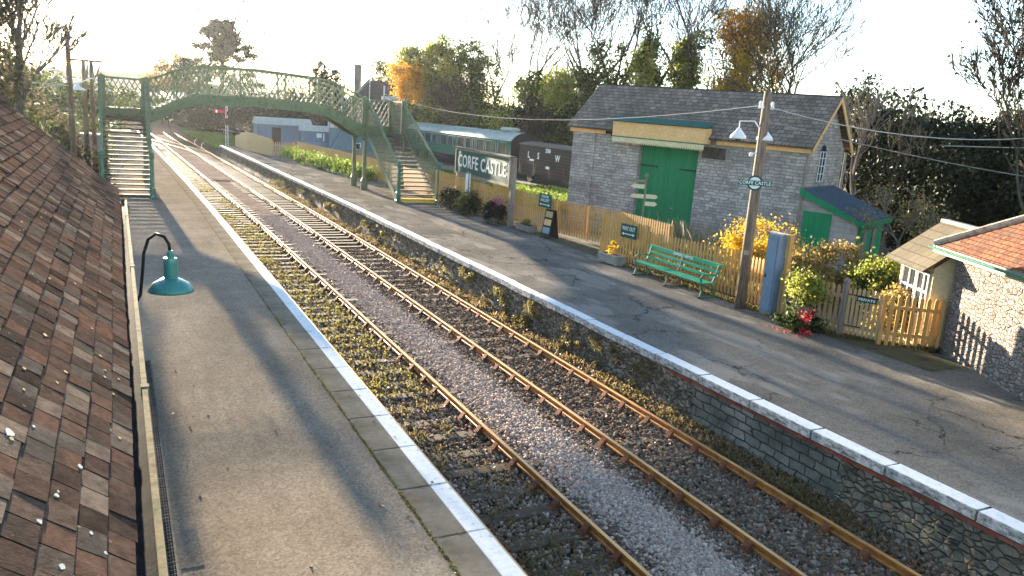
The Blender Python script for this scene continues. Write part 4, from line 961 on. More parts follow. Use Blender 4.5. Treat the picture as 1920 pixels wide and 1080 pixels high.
# stair flights
def flight(x0, x1):
    f = MB(); zt = 3.32; ya0, yb0 = 39.7, YN
    n = 17
    for x in (x0, x1):
        f.sweep([(x, ya0, .05), (x, yb0, zt+.05)], [(-.02, -.16), (.02, -.16), (.02, .14), (-.02, .14)])
        f.sweep([(x, ya0, 1.95), (x, yb0, lerp(x, ZT))], [(-.06, -.025), (.06, -.025), (.06, .025), (-.06, .025)])
    st = wb(f, 'staircase', 'bridge', t)
    for x in (x0, x1):
        global CUR_N
        CUR_N = Vector((1, 0, 0)); m = MB()
        Pf = lambda s, k, yo, x=x: (x+yo, ya0+s, (.1+(zt-.05)*s/(yb0-ya0))*(1-k)+(1.95+(lerp(x, ZT)-1.95)*s/(yb0-ya0))*k)
        lattice(m, Pf, yb0-ya0, 26, 1.1, .052, .01); m.build('stair_lattice', [M['bridge']], st)
    for i in range(n):
        y = ya0+.1+i*(yb0-ya0-.1)/n; z = zt*(i+1)/(n+.0)-.02
        m = MB(); m.box(x0+.02, x1-.02, y, y+.3, z-.04, z); m.box(x0+.02, x1-.02, y-.012, y, z-.06, z+.002)
        m.build('step', 'yellow' if (i == 0 and x0 > 5) else 'tread', st)
        if i == 0: m2 = MB(); m2.box(x0+.02, x1-.02, y+.02, y+.04, .02, z-.05); m2.build('riser', 'yellow' if x0 > 5 else 'tread', st)
    for x in (x0, x1):
        m = MB(); m.lathe([(.16, 0), (.16, .12), (.13, .16), (.13, .5), (.1, .56), (.09, 1.8), (.12, 1.84), (.12, 1.92), (.09, 1.95), (.12, 2.02), (.1, 2.1), (.03, 2.16)], (x, ya0-.1, 0), 8, math.pi/8); wb(m, 'newel_post', 'iron_green', t)
flight(-.6, 1.4); flight(13.0, 15.2)
for x, yv in ((12.95, YN), (12.95, YF), (15.2, YN), (15.2, YF), (1.4, YN), (1.4, YF), (-.6, YN), (-.6, YF)):
    m = MB(); m.lathe([(.2, 0), (.2, .5), (.12, .7), (.11, lerp(x, ZB)-.2), (.17, lerp(x, ZB)-.1), (.17, lerp(x, ZB))], (x, yv, 0), 8, math.pi/8)
    wb(m, 'column', 'bridge', t)
    if yv == YN:
        m = MB(); m.sweep([(x, YN+.1, 1.9), (x, YN+1.1, 2.3), (x, YF-.1, 1.9)], [(-.02, -.03), (.02, -.03), (.02, .03), (-.02, .03)]); m.sweep([(x, YN+.1, 1.9), (x, YF-.1, 2.9)], [(-.02, -.02), (.02, -.02), (.02, .02), (-.02, .02)]); wb(m, 'brace', 'bridge', t)
# thin wiring masts on the bridge landing
m = MB(); m.tube([(13.2, 46.1, 5.1), (13.2, 46.1, 6.4)], .025, 6); wb(m, 'mast', 'whiteface', t)
m = MB(); m.tube([(14.1, 46.2, 5.1), (14.1, 46.2, 6.0)], .05, 6); m.box(14.0, 14.9, 46.1, 46.4, 5.2, 5.42); wb(m, 'junction_box', 'whiteface', t)

# ------------------------------------------------------------------ goods shed
t = thing('goods_shed', 'grey stone goods shed with tall green doors under a cream canopy', 'shed', (23.0, 22.2, -.02)); t.rotation_euler = (0, -.016, R(115))
SLn, SD = 10.5, 4.3   # length, depth ; local -y is into the building
EH, RH = 4.3, 6.3
m = MB()
m.box(0, 4.35, -SD, 0, -.3, EH); m.box(7.1, SLn, -SD, 0, -.3, EH); m.box(4.35, 7.1, -SD, -.4, -.3, EH); m.box(4.35, 7.1, -.4, 0, 3.95, EH)
for xx, xo in ((0, .01), (SLn-.3, .29)):
    pass
def gable(mm, x0, x1):
    b = len(mm.v); P = [(0.0, EH), (-SD, EH), (-SD/2, RH-.1)]
    for x in (x0, x1): mm.v += [(x, y, z) for y, z in P]
    mm.f += [[b, b+1, b+2], [b+5, b+4, b+3], [b, b+2, b+5, b+3], [b+1, b+4, b+5, b+2]]; mm.mi += [0]*4
gable(m, 0.001, .35); gable(m, SLn-.35, SLn-.001)
m.box(9.35, SLn+.03, -.5, .07, -.3, EH-.05)
wall = m.build('wall', 'shedstone', t)
def slope(mm, x0, x1, ya, za, yb, zb, th=.07):
    d = Vector((0, yb-ya, zb-za)).normalized(); n = Vector((0, -d.z, d.y)); n = n if n.z > 0 else -n
    a = Vector((0, ya, za)); b = Vector((0, yb, zb)); k = len(mm.v)
    for p in (a, b, b+n*th, a+n*th):
        mm.v += [(x0, p.y, p.z), (x1, p.y, p.z)]
    for q in ((0, 1, 3, 2), (2, 3, 5, 4), (4, 5, 7, 6), (6, 7, 1, 0), (0, 2, 4, 6), (1, 7, 5, 3)): mm.f.append([k+i for i in q]); mm.mi.append(mm.cur)
m = MB(); slope(m, -.28, SLn+.25, .3, EH-.0, -SD/2, RH); rf = m.build('roof', 'slate', t)
m = MB(); slope(m, -.28, SLn+.25, -SD-.3, EH, -SD/2, RH); m.build('roof', 'slate', t)
m = MB(); x = -.28
while x < SLn+.2: m.prism([(x, 0), (x+.44, 0), (x+.44, .06), (x, .06)], -.1, .1, lambda a, b, c: (a, -SD/2+b, RH+.05+c-abs(b)*.6)); x += .45
m.build('ridge_tile', 'slate', rf)
MB().box(-.2, 3.6, .07, .11, EH-.17, EH-.01).build('fascia', 'cream', t); MB().box(8.3, SLn+.2, .075, .115, EH-.17, EH-.01).build('fascia', 'cream', t)
m = MB()   # barge boards on the near gable
for (ya_, za_, yb_, zb_) in ((.32, EH-.06, -SD/2, RH-.02), (-SD-.32, EH-.06, -SD/2, RH-.02)):
    m.poly([(-.3, ya_, za_-.16), (-.3, yb_, zb_-.16), (-.3, yb_, zb_+.06), (-.3, ya_, za_+.06)]); m.poly([(-.26, ya_, za_-.16), (-.26, yb_, zb_-.16), (-.26, yb_, zb_+.06), (-.26, ya_, za_+.06)], True)
    m.poly([(-.3, ya_, za_-.16), (-.26, ya_, za_-.16), (-.26, yb_, zb_-.16), (-.3, yb_, zb_-.16)])
m.build('barge_board', 'cream', t)
for i in range(2):
    x0 = 4.36+i*1.37; m = MB(); m.box(x0, x0+1.36, -.3, -.24, -.3, 3.94); m.box(x0+.02, x0+.05, -.24, -.232, -.2, 3.9)
    for z in (.5, 2.9): m.box(x0+.1, x0+1.2, -.24, -.21, z, z+.1)
    for j in range(1, 9): m.box(x0+j*.15, x0+j*.15+.012, -.24, -.234, -.25, 3.9)
    dr = m.build('door', 'green', t)
    for z in (.58, 2.98): MB().box(x0+(.02 if i == 0 else .5), x0+(.86 if i == 0 else 1.34), -.209, -.2, z-.03, z+.03).build('strap_hinge', 'black', dr)
    if i == 0:
        m = MB(); m.lathe([(.05, 0), (.05, .05)], (0, 0, 0), 8); h = m.build('handle', 'whiteface', dr); h.location = (x0+1.0, -.2, 1.3)
# canopy over the doors
m = MB(); m.box(3.85, 8.15, .12, .62, 4.12, 4.72); cn = m.build('canopy', 'cream', t)
m = MB(); slope(m, 3.75, 8.25, .72, 4.73, .0, 4.95, .03); m.build('canopy_roof', 'signgreen', cn)
m = MB(); m.box(3.84, 8.16, .621, .64, 4.08, 4.13); m.build('canopy_trim', 'iron_green', cn)
m = MB(); n = 40
for i in range(n):
    x0 = 3.87+i*(8.13-3.87)/n; x1 = 3.87+(i+1)*(8.13-3.87)/n; xm = (x0+x1)/2
    m.prism([(x0+.002, 4.08), (x0+.002, 3.93), (xm-.02, 3.85), (xm+.02, 3.85), (x1-.002, 3.93), (x1-.002, 4.08)], .6, .62)
m.build('valance', 'creamlight', cn)
m = MB(); m.box(8.4, 8.75, .0, .2, 4.15, 4.3); m.box(8.28, 8.42, .02, .28, 4.08, 4.36); m.build('beam_end', 'black', t)
m = MB(); m.box(3.2, 4.2, .0, .012, 3.55, 4.0) ; m.build('lintel', 'bark', t)
# tall gable window
m = MB(); m.prism([(-2.15, 3.05), (-1.45, 3.05), (-1.45, 4.25), (-1.62, 4.42), (-1.8, 4.47), (-1.98, 4.42), (-2.15, 4.25)], -.012, .02, lambda a, b, c: (b, a, c)); wn = m.build('window', 'glass', t)
m = MB()
for yv in (-2.13, -1.8, -1.47): m.box(-.035, -.013, yv-.02, yv+.02, 3.05, 4.2)
for z in (3.06, 3.35, 3.65, 3.95, 4.2): m.box(-.036, -.014, -2.15, -1.45, z-.015, z+.015)
m.build('glazing_bars', 'enamel', wn)
m = MB(); m.box(-.1, .0, -2.25, -1.35, 2.96, 3.04); m.build('sill', 'stonegrey', wn)
m = MB(); m.tube([(-.06, .04, 4.2), (-.06, .06, -.2)], .045, 8); m.build('downpipe', 'weatherwood', t)
m = MB(); m.tube([(-.1, -SD-.05, 4.2), (-.1, -SD-.05, .2)], .05, 8); m.build('downpipe', 'wire', t)
# lean-to against the near gable
m = MB()
b = len(m.v); P = [(0, -.2), (-2.2, -.2), (-2.2, 1.85), (0, 2.72)]
for y in (-.03, -3.6): m.v += [(x, y, z) for x, z in P]
m.f += [[0, 1, 2, 3], [7, 6, 5, 4], [0, 4, 5, 1], [1, 5, 6, 2], [2, 6, 7, 3]]; m.mi += [0]*5
lt = m.build('lean_to', 'housewall', t)
lt.data.materials.clear(); lt.data.materials.append(brickish('lean_to_stone', [(.24, .21, .19), (.33, .29, .26), (.38, .34, .31)], (.19, .17, .15), .4, .2, .008, .02, .4, .01))
m = MB()
for (x0, z0_, x1, z1_, th_) in ((0.0, 2.8, -2.4, 1.86, .05),):
    k = len(m.v)
    for y in (.1, -3.8): m.v += [(x0, y, z0_), (x1, y, z1_), (x1, y, z1_+th_), (x0, y, z0_+th_)]
    for q in ((0, 1, 2, 3), (7, 6, 5, 4), (0, 4, 5, 1), (1, 5, 6, 2), (2, 6, 7, 3), (3, 7, 4, 0)): m.f.append([k+i for i in q]); m.mi.append(0)
m.build('lean_to_roof', 'blueslate', lt)
m = MB(); k = 0
m.v += [(0, .13, 2.6), (-2.42, .13, 1.68), (-2.42, .13, 1.86), (0, .13, 2.84), (0, .101, 2.6), (-2.42, .101, 1.68), (-2.42, .101, 1.86), (0, .101, 2.84)]
for q in ((0, 1, 2, 3), (7, 6, 5, 4), (0, 4, 5, 1), (1, 5, 6, 2), (2, 6, 7, 3), (3, 7, 4, 0)): m.f.append(list(q)); m.mi.append(0)
m.box(-2.46, -2.42, -3.8, .13, 1.7, 1.88); m.build('barge_board', 'green', lt)
m = MB(); m.box(-1.26, -.22, -.02, .012, -.2, 2.02); m.build('door', 'green', lt)
m = MB(); m.box(-1.4, -.1, -.02, .03, 2.025, 2.17); m.build('lintel', 'stonegrey', lt)
m = MB(); m.box(-2.24, -2.205, -3.4, -.2, .0, 1.8); m.build('side_panel', 'green', lt)
for yv in (-.9, -2.1): m = MB(); m.box(-2.3, -2.25, yv-.22, yv+.22, -.1, 1.75); m.build('side_post', 'housewall', lt)

# ------------------------------------------------------------------ rubble building with the orange tiled roof
t = thing('rubble_building', 'pale knapped rubble building with orange tiled hipped roof at the right edge', 'building', (17.2, 11.6, 0)); t.rotation_euler = (0, 0, math.atan2(-.874, -.486))
m = MB(); m.box(0, 7.5, .0, 4.4, -.1, 2.42); wl = m.build('wall', 'rubble', t)
m = MB(); m.box(-.02, 7.5, -.03, 0, .0, .5); 
ov = .38; W2 = 2.2+ov; RZ = 2.45; rise = 1.75
def rp(mm, pts): mm.poly(pts)
m = MB(); e = [(-ov, -ov, RZ), (8, -ov, RZ), (8, 4.4+ov, RZ), (-ov, 4.4+ov, RZ)]; rd = [(-ov+W2, 2.2, RZ+rise), (8, 2.2, RZ+rise)]
m.poly([e[0], e[1], rd[1], rd[0]]); m.poly([e[1], e[2], rd[1]]); m.poly([e[2], e[3], rd[0], rd[1]]); m.poly([e[3], e[0], rd[0]]); m.poly(e[::-1])
rf = m.build('roof', 'redtile', t)
m = MB()
def hipline(a, b, n):
    a = Vector(a); b = Vector(b)
    for i in range(n):
        p = a+(b-a)*(i/n); q = a+(b-a)*((i+1.12)/n); m.tube([p+Vector((0, 0, .02)), q+Vector((0, 0, .05))], [.1, .075], 8)
hipline(e[0], rd[0], 13); hipline(rd[0], rd[1], 22); hipline(e[3], rd[0], 13)
m.build('hip_tile', noisy('hip_tile_clay', (.28, .16, .1), (.46, .33, .24), 6, (.5, .42, .33), rough=.8, bump=.4), rf)
m = MB(); m.box(-ov-.02, 8, -ov-.03, -ov, RZ-.16, RZ-.01); m.box(-ov-.03, -ov, -ov-.0, 4.4+ov, RZ-.16, RZ-.01); m.build('fascia', 'iron_green', t)
m = MB(); m.sweep([(-ov-.05, -ov-.09, RZ-.03), (8, -ov-.09, RZ-.03)], [(.06*math.cos(a), .06*math.sin(a)) for a in [math.pi+math.pi*i/6 for i in range(7)]]); m.build('gutter', 'iron_green', t)
m = MB(); m.box(3.9, 4.1, -.12, -.001, 0, .5); m.build('corner_stone', 'stonegrey', t)
# small timber hut behind it
t = thing('timber_hut', 'small hut with white framed window and mossy stone roof behind the rubble building', 'hut', (17.82, 13.5, 0)); t.rotation_euler = (0, 0, math.atan2(-.874, -.486))
m = MB(); m.box(0, 1.75, 0, 2.0, -.1, 1.92)
b = len(m.v); 
for x in (0, 1.75): m.v += [(x, 0, 1.92), (x, 2.0, 1.92), (x, 1.0, 2.72)]
m.f += [[b, b+1, b+2], [b+5, b+4, b+3]]; m.mi += [0]*2
m.build('wall', 'creamlight', t)
m = MB(); slope(m, -.28, 1.85, -.28, 1.8, 1.0, 2.8, .06); slope(m, -.28, 1.85, 2.28, 1.8, 1.0, 2.8, .06); rf = m.build('roof', 'mossroof', t)
m = MB(); m.box(-.3, 1.86, .92, 1.08, 2.82, 2.9); m.build('ridge_tile', 'stonegrey', rf)
m = MB(); m.box(.25, 1.62, -.02, -.003, .7, 1.76); wn = m.build('window', 'glass', t)
m = MB()
for x in (.22, .62, .98, 1.06, 1.4, 1.62): m.box(x-.022, x+.026, -.05, -.021, .7, 1.76)
for z in (.72, 1.3, 1.74): m.box(.2, 1.65, -.052, -.022, z-.022, z+.022)
m.build('window_frame', 'enamel', wn)

# ------------------------------------------------------------------ rolling stock and huts in the yard
t = thing('railway_carriage', 'green railway carriage with a pale curved roof standing behind the nameboard', 'railway carriage', (32, 76, -.5))
xL, xR = 30.7, 33.4; yA, yB = 63.0, 91.0; zb, ze = .55, 2.65
m = MB(); m.box(xL, xR, yA, yB, zb, ze); wb(m, 'body', 'coachgreen', t)
arc = [(xL-.05+(xR-xL+.1)*i/14, ze+.78*math.sin(math.pi*i/14)**.75) for i in range(15)]
m = MB(); m.prism([(x, z) for x, z in arc], yA, yB); rf = wb(m, 'roof', 'coachroof', t, False)
m = MB()
for yv in np.arange(yA+.5, yB, 2.6): m.prism([(x, z+.015) for x, z in arc], yv, yv+.06)
r_ = m.build('roof_rib', 'paleroof', rf)
m = MB(); m.prism([(x, z) for x, z in arc]+[(xR, zb), (xL, zb)], yA-.12, yA-.005); wb(m, 'end_panel', 'black', t)
for yv in (65.2, 66.9):
    m = MB(); m.lathe([(.3, 3.3), (.42, 3.5), (.55, 3.56), (.5, 3.72), (.3, 3.8)], (32.0, yv, 0), 14); wb(m, 'roof_ventilator', 'paleroof', t)
y = yA+1.0; i = 0
while y < yB-1.5:
    wd = (1.7, .5, 1.2)[i % 3]; m = MB(); m.box(xL-.012, xL+.01, y, y+wd, 1.55, 2.45); w_ = wb(m, 'window', 'glass', t)
    m = MB(); m.box(xL-.024, xL-.013, y-.05, y, 1.5, 2.5); m.box(xL-.024, xL-.013, y+wd, y+wd+.05, 1.5, 2.5); m.box(xL-.024, xL-.013, y, y+wd, 2.46, 2.5); m.build('window_frame', 'coachroof', w_)
    y += wd+.45; i += 1
for yv in (66, 69, 85, 88):
    m = MB(); m.lathe([(.02, -.1), (.46, -.1), (.46, .1), (.02, .1)], (0, 0, 0), 24); o = m.build('wheel', 'black', t); o.rotation_euler = (0, R(90), 0); o.location = (30.95-32, yv-76, .48)
m = MB(); m.box(xL+.1, xR-.1, yA+.2, yB-.2, .35, .54); m.box(xL+.05, xL+.2, 72, 82, -.1, .34); wb(m, 'underframe', 'black', t)
t = thing('goods_wagon', 'black planked goods van lettered LSWR beside the stone shed', 'railway wagon', (32, 56, -.5))
m = MB(); m.box(30.75, 33.2, 50.2, 61.4, .35, 2.55); wb(m, 'body', 'wagon', t)
m = MB()
for z in np.arange(.55, 2.5, .24): m.box(30.742, 30.749, 50.2, 61.4, z, z+.014)
wb(m, 'plank_line', 'barkpale', t)
m = MB(); m.prism([(30.65, 2.55), (31.1, 2.72), (32, 2.82), (32.9, 2.72), (33.3, 2.55)], 50.1, 61.5); wb(m, 'roof', 'barkpale', t)
m = MB()
for yv in (50.6, 53.2, 55.7, 58.4, 61.0): m.box(30.68, 30.74, yv, yv+.12, .1, 1.4)
wb(m, 'stanchion', 'wagon', t)
for s_, yv, z, sz in (('L', 59.6, 1.75, .72), ('S', 57.9, 1.75, .72), ('W', 54.7, 1.75, .72), ('R', 52.2, 1.75, .72), ('2760', 56.3, 2.25, .42)):
    o = text(s_, 'lettering', sz, 'letter', t, frame((30.735, yv, z), (0, -1, 0)), .003, .02); o.location = -t.location
m = MB(); m.box(30.72, 30.738, 58.6, 59.4, 1.3, 1.45); m.box(30.72, 30.738, 55.8, 56.5, .85, 1.05); wb(m, 'label_plate', 'letter', t)
for yv in (52, 59.4):
    m = MB(); m.lathe([(.02, -.1), (.48, -.1), (.48, .1), (.02, .1)], (0, 0, 0), 24); o = m.build('wheel', 'black', t); o.rotation_euler = (0, R(90), 0); o.location = (30.95-32, yv-56, .48)
m = MB(); m.box(30.9, 33.1, 50.3, 61.3, .1, .34); wb(m, 'underframe', 'black', t)
def hut(label, c, rz, L, D, z0, h, wallm, roofm, door=None, rise=.85, ribs=0, extra=None):
    t = thing('van_body_hut', label, 'hut', (c[0], c[1], z0), R(rz))
    m = MB(); m.box(0, L, 0, D, 0, h); m.build('wall', wallm, t)
    arc = [(-.12+(D+.24)*i/12, h+rise*math.sin(math.pi*i/12)) for i in range(13)]
    m = MB(); m.prism(arc, -.15, L+.15, lambda a, b, c_: (b, a, c_)); rf = m.build('roof', roofm, t)
    if ribs:
        m = MB()
        for x in np.linspace(0, L, ribs): m.prism([(a, z+.03) for a, z in arc], x, x+.07, lambda a, b, c_: (b, a, c_))
        m.build('roof_rib', 'barkpale', rf)
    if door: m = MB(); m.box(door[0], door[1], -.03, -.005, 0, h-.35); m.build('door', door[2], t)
    return t
# local x runs to the right in the picture (towards +X and the camera)
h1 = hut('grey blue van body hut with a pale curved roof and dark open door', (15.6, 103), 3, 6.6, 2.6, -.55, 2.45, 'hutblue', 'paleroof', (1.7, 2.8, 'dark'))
h2 = hut('small blue hut with a low pale roof and a white notice on its end', (20.4, 101), -6, 4.6, 2.6, -.55, 1.95, 'hutblue', 'paleroof', None, .7)
m = MB(); m.box(1.9, 2.5, -.04, -.01, 1.2, 1.75); m.box(2.7, 2.85, -.04, -.01, .8, 1.75); m.build('notice', 'letter', h2)
m = MB(); m.box(.1, 4.5, -.05, -.01, .0, .62); m.build('lower_board', 'benchgreen' if False else 'bluebox', h2)
h3 = hut('teal boarded hut with a ribbed pale roof beside the footbridge column', (23.2, 98), -12, 5.2, 2.7, -.55, 2.6, 'hutteal', 'paleroof', None, .85, 9)
m = MB(); m.sweep([(.1, -.03, .2), (1.6, -.03, 2.7)], [(-.05, -.02), (.05, -.02), (.05, .02), (-.05, .02)]); m.build('brace', 'black', h3)
m = MB(); m.box(3.0, 3.8, -.05, -.01, .1, .95); m.build('notice', 'letter', h3)
m = MB(); m.box(3.1, 3.7, -.07, -.052, .2, .85); m.build('notice_panel', 'black', h3)

# platform end fences
t = thing('board_fence', 'tan close boarded fence panels at the far end of the right platform', 'fence', (12.4, 76, 0))
fp = [(12.0, 74.5), (10.95, 81), (11.0, 86.5)]
m = MB(); mt_ = MB()
for (a, b, h0, h1_) in (((12.25, 72.6), (11.1, 79.8), 1.45, 1.75), ((11.1, 79.8), (10.9, 86.5), 1.75, 1.0)):
    A = Vector((*a, 0)); B = Vector((*b, 0)); n = int((B-A).length/.15)
    for i in range(n):
        p = A+(B-A)*(i/n); q = A+(B-A)*((i+.94)/n); hh = h0+(h1_-h0)*i/n
        m.beam(p+Vector((0, 0, hh/2)), q+Vector((0, 0, hh/2)), .025, hh)
wb(m, 'boards', 'tanpanel', t)
fence('short white topped picket length beside the tan board panels', [(12.3, 72.5), (14.3, 73.5)], 1.25, mat='picketgrey', sp=.2, w=.1)
t = fence('long tan close picket fence behind the leafy bed', [(14.5, 73.2), (15.3, 62), (15.75, 51), (15.5, 42)], 1.35, sp=.145, w=.135, post=3)
# semaphore signal
t = thing('semaphore_signal', 'slender lattice signal post with a red arm at the far platform end', 'signal', (10.2, 87.5, -.5))
m = MB()
for dx, dy in ((-.13, -.13), (.13, -.13), (.13, .13), (-.13, .13)): m.tube([(10.2+dx, 87.5+dy, -.5), (10.2+dx*.5, 87.5+dy*.5, 4.3)], .022, 5)
for i in range(14):
    z = -.3+i*.33; k = 1-.5*(z+.5)/4.8; a = .13*k; s_ = 1 if i % 2 else -1; m.tube([(10.2-a*s_, 87.5-a, z), (10.2+a*s_, 87.5-a, z+.33)], .012, 4); m.tube([(10.2-a, 87.5-a*s_, z), (10.2-a, 87.5+a*s_, z+.33)], .012, 4)
wb(m, 'lattice_post', 'enamel', t)
m = MB(); m.lathe([(.1, 4.3), (.12, 4.36), (.03, 4.5), (.07, 4.62), (.01, 4.8)], (10.2, 87.5, 0), 10); wb(m, 'finial', 'enamel', t)
m = MB(); m.beam((10.1, 87.36, 3.35), (8.95, 87.36, 3.35), .03, .28); arm = wb(m, 'signal_arm', 'red', t)
m = MB(); m.beam((9.3, 87.33, 3.35), (9.12, 87.33, 3.35), .03, .285); m.build('arm_stripe', 'letter', arm)
m = MB(); m.lathe([(.09, 3.0), (.12, 3.05), (.12, 3.3), (.05, 3.4)], (10.3, 87.3, 0), 10); m.box(10.0, 10.3, 87.3, 87.5, 2.0, 2.7); wb(m, 'signal_lamp', 'black', t)
# two lamp platform sign at the ramp end and small colour light
t = thing('colour_light', 'small dark two aspect colour light beyond the bridge', 'signal', (6.9, 128, -1))
m = MB(); m.tube([(6.9, 128, -1), (6.9, 128, 3.4)], .07, 8); wb(m, 'post', 'black', t)
m = MB(); m.box(6.55, 7.25, 127.8, 128, 2.0, 3.6); hd = wb(m, 'signal_head', 'black', t)
# left side poles
t = thing('wire_pole', 'tall bare wooden pole left of the footbridge stair', 'pole', (-1.85, 44, 0))
wb(MB().tube([(-1.85, 44, 0), (-1.87, 44, 4), (-1.9, 44, 7.3)], [.14, .13, .1], 12), 'pole', 'polewood', t, True)
m = MB(); m.box(-1.92, -.3, 43.95, 44.05, 5.95, 6.05); m.tube([(-1.1, 44, 6), (-1.15, 44, 5.2)], .04, 6); m.tube([(-.5, 44, 5.98), (-.9, 44.2, 5.0)], .03, 6); wb(m, 'cross_arm', 'polewood', t)
for z in (3.4, 3.65): m = MB(); m.lathe([(.22, z), (.22, z+.06)], (-1.86, 44, 0), 12); wb(m, 'band', 'weatherwood', t)
for k, (x, yv, lab) in enumerate(((-1.5, 52, 'thin pole behind the tall bare pole, the left one of the pair'), (-1.1, 51, 'thin pole behind the tall bare pole, nearer the stair'))):
    t = thing('thin_pole', lab, 'pole', (x, yv, 0)); wb(MB().tube([(x, yv, 0), (x, yv, 6.2)], [.15, .1], 10), 'pole', 'polewood', t, True)
t = thing('station_lamp', 'white shaded lamp cluster hanging beside the poles left of the stair', 'lamp', (-1.2, 50.5, 4.3))
for x, yv, z in ((-1.8, 50.6, 4.6), (-.55, 50.4, 4.65)):
    m = MB(); m.lathe([(.04, z+.35), (.08, z+.3), (.2, z+.16), (.42, z+.04), (.42, z), (.2, z+.1)], (x, yv, 0), 18); wb(m, 'lamp_shade', 'enamel', t, True)
m = MB(); m.tube([(-1.8, 50.6, 4.95), (-1.1, 50.9, 5.3), (-.55, 50.4, 5.0)], .03, 6); wb(m, 'lamp_arm', 'enamel', t)
t = thing('relay_cabinet', 'grey blue cabinet behind the left stair foot', 'cabinet', (-1.3, 57, 0))
m = MB(); m.box(-1.9, -.7, 56.6, 57.6, 0, 1.9); wb(m, 'body', 'hutblue', t); m = MB(); m.box(-2, -.6, 56.5, 57.7, 1.9, 2.0); wb(m, 'lid', 'paleroof', t)

# house behind the footbridge
t = thing('house', 'house with a long dark roof and pale barge board beyond the bridge stair', 'house', (34, 108, -.5))
A = Vector(polar(14.9, 112, 0)); B = Vector(polar(22.5, 104, 0)); u = (B-A).normalized(); n = Vector((-u.y, u.x, 0)); L = (B-A).length
T = lambda x, y, z: tuple(A+u*x+n*y+Vector((0, 0, z)))
m = MB(); m.prism([(0, -.5), (L, -.5), (L, 5.0), (0, 5.0)], 0, 8, T); wb(m, 'wall', 'housewall', t)
m = MB(); m.poly([T(-.8, -1.2, 4.4), T(L, -1.2, 4.4), T(L, 4, 8.2), T(-.0, 4, 8.4)]); m.poly([T(-.0, 4, 8.4), T(L, 4, 8.2), T(L, 9, 4.6), T(-.8, 9, 4.6)]); m.poly([T(-.8, -1.2, 4.4), T(0, 4, 8.4), T(-.8, 9, 4.6)]); wb(m, 'roof', 'darkroof', t)
m = MB(); m.beam(T(-.85, -1.3, 4.5), T(-.05, 4, 8.5), .15, .35); wb(m, 'barge_board', 'whiteface', t)
m = MB(); m.prism([(-1.9, 4.5), (-1.2, 4.5), (-1.2, 10.4), (-1.9, 10.4)], 3, 3.7, T); wb(m, 'chimney', 'housewall', t)

# ------------------------------------------------------------------ overhead cables
def cable(label, pts, r=.018, mat='wire', sag=.0):
    P = [Vector(p) for p in pts]; out = []
    for a, b in zip(P, P[1:]):
        for i in range(12): u = i/12; p = a.lerp(b, u); p.z -= 4*sag*u*(1-u); out.append(p)
    out.append(P[-1]); t = thing('overhead_cable', label, 'cable', tuple(P[0])); o = wb(MB().tube(out, r, 5), 'cable', mat, t); return t
cable('sagging pale cable from the bridge landing past the shed to the tall pole', [(14.1, 46.3, 5.55), (15.26, 16.27, 5.45)], .009, 'wirelit', .85)
cable('thick sagging cable from the tall pole off to the right edge', [(15.3, 16.25, 5.4), (31, 15.5, 6.0)], .014, 'wirelit', .75)
cable('straight thin cable falling from the tall pole to the right', [(15.3, 16.25, 5.05), (27, 15.5, 3.85)], .012, 'wire', .12)
cable('short level cable near the right edge', [(26.0, 18.8, 4.72), (28.5, 15.2, 4.95)], .014, 'wirelit', .02)
for k, (z1, z2, sg) in enumerate(((5.85, 4.6, .8), (5.2, 4.2, .55), (4.95, 4.0, .5), (4.8, 5.3, .3))):
    cable(['upper', 'second', 'third', 'lowest'][k]+' of the four cables running left from the bare pole', [(-1.9, 43.9, z1), (-9, 38+k, z2+.6)], .022, 'wirelit', sg)
# ------------------------------------------------------------------ trees
def tree(name, label, base, h, seed, r0, bark='bark', twigmin=.02, leafs=(), crownells=(), cat='tree', group=None, maxlv=5, **kw):
    t = thing(name, label, cat, base, 0, group)
    S = segs(base, h, seed, r0, levels=maxlv, minr=twigmin, **kw)
    tr = limbs('trunk', S, bark, t, 1); limbs('branches', S, bark, t, 99, 2)
    for (mat, n, size, lv, jit) in leafs: leaves('crown', mat, twigleaves(S, n, lv, jit), size, t)
    for (mat, ell, n, size, clump) in crownells: crown('crown', mat, ell, n, size, t, clump)
    return t, S
def ivy_tree(label, az, Rr, h, seed, r0, ivyh, ivyr, nleaf=9000, mat='ivy', lit=None, z0=-.5, **kw):
    x, y, _ = polar(az, Rr); b = (x, y, z0)
    t, S = tree('ivy_clad_tree', label, b, h, seed, r0, 'bark', kw.pop('twigmin', .03), (), (), **kw)
    core = [s for s in S if s[4] <= 2 and s[1].z < ivyh]
    ell = [((s[0].x+s[1].x)/2, (s[0].y+s[1].y)/2, (s[0].z+s[1].z)/2, ivyr*(1.0 if s[4] == 0 else .7), ivyr*(1.0 if s[4] == 0 else .7), (s[1]-s[0]).length*.6) for s in core]
    ell = [(a, b_, c, rx*max(.4, 1-c/(ivyh*1.4)), ry*max(.4, 1-c/(ivyh*1.4)), rz) for a, b_, c, rx, ry, rz in ell]
    crown('ivy', mat, ell, nleaf, .3, t, .45)
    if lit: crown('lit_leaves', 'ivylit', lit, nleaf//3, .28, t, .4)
    return t
